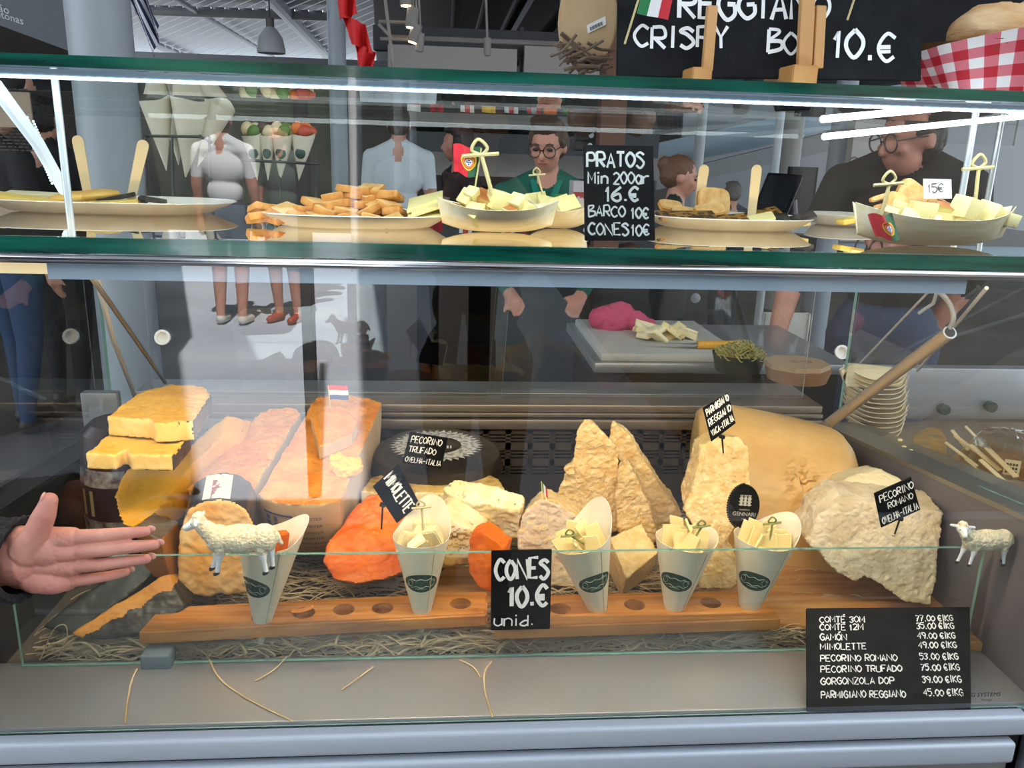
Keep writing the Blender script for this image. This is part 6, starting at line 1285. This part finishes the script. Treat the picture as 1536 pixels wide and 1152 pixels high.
for k, (x0, y0, x1, y1, lab) in enumerate([(868, 195, 906, 211, 'upper small black box behind the PRATOS sign'), (862, 211, 908, 226, 'lower small black box behind the PRATOS sign')]):
    a, c = boxpx(x0, y0, x1, y1, 1.5, .1); t = thing('black_box', lab, 'box', a); b = M(); b.bar(a, c, bevel=.003); ob('carton', b, BLACK, t); b = M(); b.lathe([(0, 0), (.008, 0), (0, .001)], V(((a.x*.5+c.x*.5), 1.499, (a.z+c.z)/2)), (0, -1, 0), 16); ob('badge', b, WHITE, t)
a, c = boxpx(858, 272, 880, 322, 1.3, .08); b = M(); b.bar(a, c, bevel=.002, m=1); b.bar((a.x-.001, 1.297, a.z+.0), (c.x+.001, 1.3, a.z+(c.z-a.z)*.68), m=0); tag(ob('carton', b, [mat('carton_red', '8f2a2c', .6, col2='c9b9b0', scale=40, lo=.52, hi=.56), mat('carton_grey', 'a8a2a4', .6)]), 'red and grey printed carton left of the PRATOS sign', 'carton')
b = M(); a, c = boxpx(912, 330, 930, -20, 1.35, .06); b.bar(a, c); tag(ob('wooden_post', b, mat('post_brown', '4a2a18', .6, col2='5d3822', scale=6, stretch=(1, 1, .1))), 'dark brown wooden post behind the chalkboard', 'post')
for k, (px, py, rx, rz_, an, lab) in enumerate([(880, 165, .055, .075, .3, 'dark cured ham hanging left of the wooden post'), (956, 178, .055, .05, -.4, 'dark cured ham hanging right of the wooden post')]):
    c = P(px, py, 1.45); t = thing('cured_ham', lab, 'ham', c-V((0, 0, rz_))); b = M(); b.ell(c, (rx, .045, rz_), rot=(0, an, 0), u=28, v=18); b.cap(c, c+V((rx*.7*(1 if an > 0 else -1), 0, rz_*1.1)), .035, .018); me = remesh(b, .005, 2); crumbly(me, .003, 25, k); link('ham', me, [mat('ham_skin', '4a3222', .5, col2='6d4a30', scale=14, bump=.3)], t); b = M(); p = c+V((rx*.7*(1 if an > 0 else -1), 0, rz_*1.1)); b.cyl(p, p+V((0, 0, .12)), .0018, n=6); ob('string', b, mat('string', '8a7a60', .8), t)
# spotlights
HOUS = mat('spot_housing', '8c8781', .5); LENS = mat('spot_lens', 'ffe0a8', .3, emit=6.0)
for k, (px, py, qx, qy, r, lab) in enumerate([(608, -20, 609, 8, 9, 'spotlight cut by the top edge of the view'), (620, 12, 617, 41, 9, 'spotlight second from the top in the slanting row'), (626, 37, 619, 63, 8, 'spotlight lowest of the lit slanting row'), (631, 50, 629, 76, 6, 'unlit spotlight just right of the slanting row'), (731, 57, 731, 82, 5.5, 'unlit spotlight left of the round wooden box'), (842, 62, 842, 84, 5.5, 'unlit spotlight partly behind the dried twigs')]):
    y = 5.2; a, c = P(px, py, y), P(qx, qy, y); t = thing('spotlight', lab, 'spotlight', c, 'ceiling spotlights'); b = M(); b.cyl(a, c, r*MPP(y, 60), n=20); ob('housing', b, HOUS, t); b = M(); d = (c-a).normalized(); b.cyl(c+d*.001, c+d*.008, r*.8*MPP(y, 60), n=20); ob('lens', b, LENS if k < 3 else HOUS, t); b = M(); b.cyl(a, a+V((-.05, 0, .9)), .008, n=8); ob('stem', b, HOUS, t)
b = M()
for x0, y0, x1, y1 in [(568, 32, 612, 34), (570, 58, 616, 60), (578, 0, 590, 100), (568, 36, 590, 60)]: b.cyl(P(x0, y0, 5.25), P(x1, y1, 5.25), .012, n=8)
b.cyl(P(585, 56, 5.35), P(840, 66, 5.35), .02, n=8); struct('trim_4', b, HOUS)
c = P(407, 80, 6.0); t = thing('pendant_lamp', 'grey dome pendant lamp under the slatted roof', 'lamp', c); b = M(); k = MPP(6, 60); b.lathe([(20*k, 0), (20.5*k, 5*k), (17*k, 22*k), (10*k, 32*k), (6*k, 36*k), (5*k, 36*k), (15*k, 20*k), (19*k, 2*k)], c, n=36); ob('shade', b, mat('lamp_shade', '9a9c9e', .5), t); b = M(); b.cyl(c+V((0, 0, 36*k)), c+V((0, 0, 48*k)), 6*k, n=16); ob('cap', b, mat('lamp_cap', '4a4642', .5), t); b = M(); b.cyl(c+V((0, 0, 48*k)), c+V((0, 0, 130*k)), 1*k, n=6); ob('cord', b, BLACK, t)
# flags hung up
def cloth(poly, y, name, label, mats, mfn, waves=.03, group=None, nu=24, nv=24):
    TL, TR, BR, BL = [P(a, b_, y) for a, b_ in poly]; b = M(); b.sheet(lambda u, v: (TL*(1-u)+TR*u)*(1-v)+(BL*(1-u)+BR*u)*v + V((0, waves*math.sin(u*9+v*3), 0)), nu, nv, th=.0015, mfn=mfn); return tag(ob(name, b, mats, None, 60), label, 'flag', group)
NAVY = mat('flag_navy', '1c2344', .7); FW = mat('flag_cloth_white', 'c9ccd2', .7); FR = mat('flag_cloth_red', 'cf2224', .7)
cloth([(186, -20), (214, -20), (240, 40), (232, 86)], 2.4, 'striped_flag', 'navy and white striped flag hanging by the round column', [NAVY, FW], lambda u, v: int(u*9) % 2, .02, nu=27)
for k, (poly, lab) in enumerate([([(500, -30), (532, -22), (536, 22), (510, 30)], 'uppermost red pennant of the hanging row at top left of centre'), ([(512, 22), (548, 36), (560, 82), (528, 66)], 'middle red pennant of the hanging row, widest of them'), ([(532, 64), (564, 78), (560, 106), (538, 102)], 'lowest red pennant of the hanging row, by the glass edge')]): cloth(poly, 2.6, 'red_pennant', lab, [FR], lambda u, v: 0, .03, 'red pennants on a string')
cols = [('c23a3a', 'e2ddd2'), ('b5202c', '8c1a22'), ('e6e0d6', 'c23a3a'), ('c2472e', 'e3b52c'), ('d8d4cc', 'b43a3a'), ('b43a3a', '9a9a98'), ('e0c21c', 'd8702a'), ('3f7a3a', 'd8b32c')]
labs = ['red and cream', 'crimson and maroon', 'cream with red', 'orange-red and yellow', 'white with red', 'brick red and grey', 'yellow over orange', 'green and yellow']
for k, px in enumerate([622, 656, 702, 734, 768, 802, 826, 856]):
    A_, B_ = mat('bf_'+cols[k][0], cols[k][0], .7), mat('bf_'+cols[k][1], cols[k][1], .7); cloth([(px-11, 146+k*.7), (px+9, 147+k*.7), (px+9, 168+k*.7), (px-11, 166+k*.7)], 4.2, 'bunting_flag', 'small %s bunting flag in the row under the top glass' % labs[k], [A_, B_], (lambda u, v: int(v > .5)) if k in (0, 3, 6) else (lambda u, v: int(abs(u-.5) < .2)), .01, 'bunting flags over the hall', 10, 10)
# shop signs
lo, hi = boxpx(-60, 80, 112, -60, 3.4, .1); t = thing('shop_sign', 'dark grey shop fascia with white lettering at the top left corner', 'sign', (lo.x, 3.4, lo.z)); b = M(); q = [P(x, y, 3.4) for x, y in [(-80, -60), (114, -60), (113, 80), (0, 38), (-80, 8)]]; b.prism(q, (0, .1, 0)); pl = ob('board', b, mat('fascia_grey', '5c6064', .7), t); b = M(); kk = MPP(3.4, 20)
dr = (P(38, 12, 3.398)-P(0, 0, 3.398)); up = V((0, 0, 1)); printed(b, 'Degustação', onplane(P(-52, 1, 3.398)-dr*.35, dr, up, .001), 11*kk); printed(b, 'Azeitonas', onplane(P(-26, 18, 3.398), dr, up, .001), 10*kk); ob('lettering', b, mat('sign_white', 'c9ccce', .6), pl, None)
t = thing('wall_menu', 'cream printed notice on the dark kiosk at the left edge', 'notice', P(20, 192, 2.9)); b = M(); lo, hi = boxpx(-30, 192, 50, 136, 2.9, .01); b.bar(lo, hi); nt_ = ob('sheet', b, mat('notice_cream', 'a8937c', .7), t); b = M()
for j in range(7):
    x = lo.x+.02
    while x < hi.x-.03: wl = rc.uniform(.01, .04); b.bar((x, 2.897, hi.z-.015-.014*j), (x+wl, 2.8985, hi.z-.010-.014*j)); x += wl+.008
ob('printed_lines', b, mat('notice_ink', '4a3c32', .7), nt_, None)
b = M(); printed(b, 'OS', onplane(P(1272, 250, 4.6), (1, 0, 0), (0, 0, 1)), .07); p, q = P(1268, 300, 4.62), P(1420, 170, 4.62)
t = thing('shop_signboard', 'pale shop panel with dark letters OS beside the grey column', 'sign', (p.x, 4.62, p.z)); b2 = M(); b2.bar((p.x, 4.62, p.z), (q.x, 4.7, q.z)); pp_ = ob('panel', b2, mat('panel_pale', 'a9a49c', .7), t); ob('lettering', b, BLACK, pp_, None)

# ------------------------------------------------------------------ wire stands of paper cones behind the shelf
WIRE = mat('black_wire', '1b1c1f', .4)
def emptycone(px, top, bot, rpx, y, label, group, fill=None, band=False):
    T, O = P(px[1], bot, y), P(px[0], top, y); ax = (O-T); H = ax.length; k = MPP(y, 200); t = thing('paper_cone', label, 'paper cone', T, group); b = M(); x, yy, d = frame(ax); n = 28; g = []
    for j in range(9):
        s = .02+.98*j/8; g.append([b.bm.verts.new(T + d*(H*s*(1+.12*s*max(0, math.cos(2*math.pi*i/n))**3)) + (x*math.cos(2*math.pi*i/n)+yy*math.sin(2*math.pi*i/n))*(rpx*k*s)) for i in range(n)])
    b.skin(g, caps=False); b.bm.faces.new(g[0][::-1]); ob('wrapper', b, mat('cone_grey', 'd9cfba', .6), t, 60)
    if band: b = M(); c = T+ax*.62; b.ell(c+V((0, -rpx*k*.60, 0)), (rpx*k*.42, .004, .012), u=16, v=8); ob('sticker', b, STICK, t)
    if fill:
        for j in range(5): b = M(); a = j*1.25; b.ell(O+V((math.cos(a)*rpx*k*.55, math.sin(a)*rpx*k*.55, .010+.006*(j % 2))), (.016, .014, .012), rot=(a, a*.5, 0), u=10, v=8); ob('filling', b, fill[j % len(fill)], t)
    return t
for a, tp_, bt, r, lab in [((235, 250), 152, 258, 24, 'empty paper cone at the left of the wire stand'), ((292, 278), 152, 268, 34, 'widest empty paper cone in the middle of the wire stand'), ((330, 296), 158, 252, 22, 'empty paper cone at the right of the wire stand'), ((262, 268), 160, 250, 20, 'empty paper cone half hidden at the back of the wire stand')]:
    emptycone(a, tp_, bt, r, .85 if r != 20 else .95, lab, 'empty cones in the wire stand')
b = M()
for y in (.80, .93): b.tube([P(216, 204, y), P(300, 205, y), P(318, 214, y)], .003, n=8)
for px in (218, 258, 314): b.cyl(P(px, 204, .80), P(px+2, 300, .80), .003, n=8)
for px in (218, 300): b.cyl(P(px, 204, .80), P(px, 204, .93), .003, n=8)
tag(ob('wire_stand', b, WIRE), 'black wire stand holding the empty paper cones', 'stand')
GRN, TOM, OLV = mat('fill_green', '5a7a3a', .6), mat('fill_red', 'b5432c', .5), mat('fill_cream', 'd8c49a', .6)
for a, r, lab, f in [((380, 386), 17, 'filled paper cone with green topping, first of the back row', [GRN, OLV]), ((402, 402), 14, 'filled paper cone, second of the back row', [OLV, mat('fill_dark', '4a2a2c', .6)]), ((425, 420), 18, 'filled paper cone with cream topping, third of the back row', [OLV, GRN, TOM]), ((455, 448), 18, 'filled paper cone with red topping, last of the back row', [TOM, mat('fill_orange', 'd8702a', .5)])]:
    emptycone(a, 204, 272, r, .90, lab, 'filled cones in the back row', f, True)
b = M(); b.tube([P(362, 240, .85), P(480, 246, .85)], .003, n=8); b.tube([P(362, 240, .95), P(480, 246, .95)], .003, n=8)
for px in (366, 420, 474): b.cyl(P(px, 241, .90), P(px, 300, .90), .003, n=8); b.cyl(P(px, 241, .85), P(px, 241, .95), .003, n=6)
tag(ob('wire_stand', b, WIRE), 'black wire stand holding the filled paper cones', 'stand')
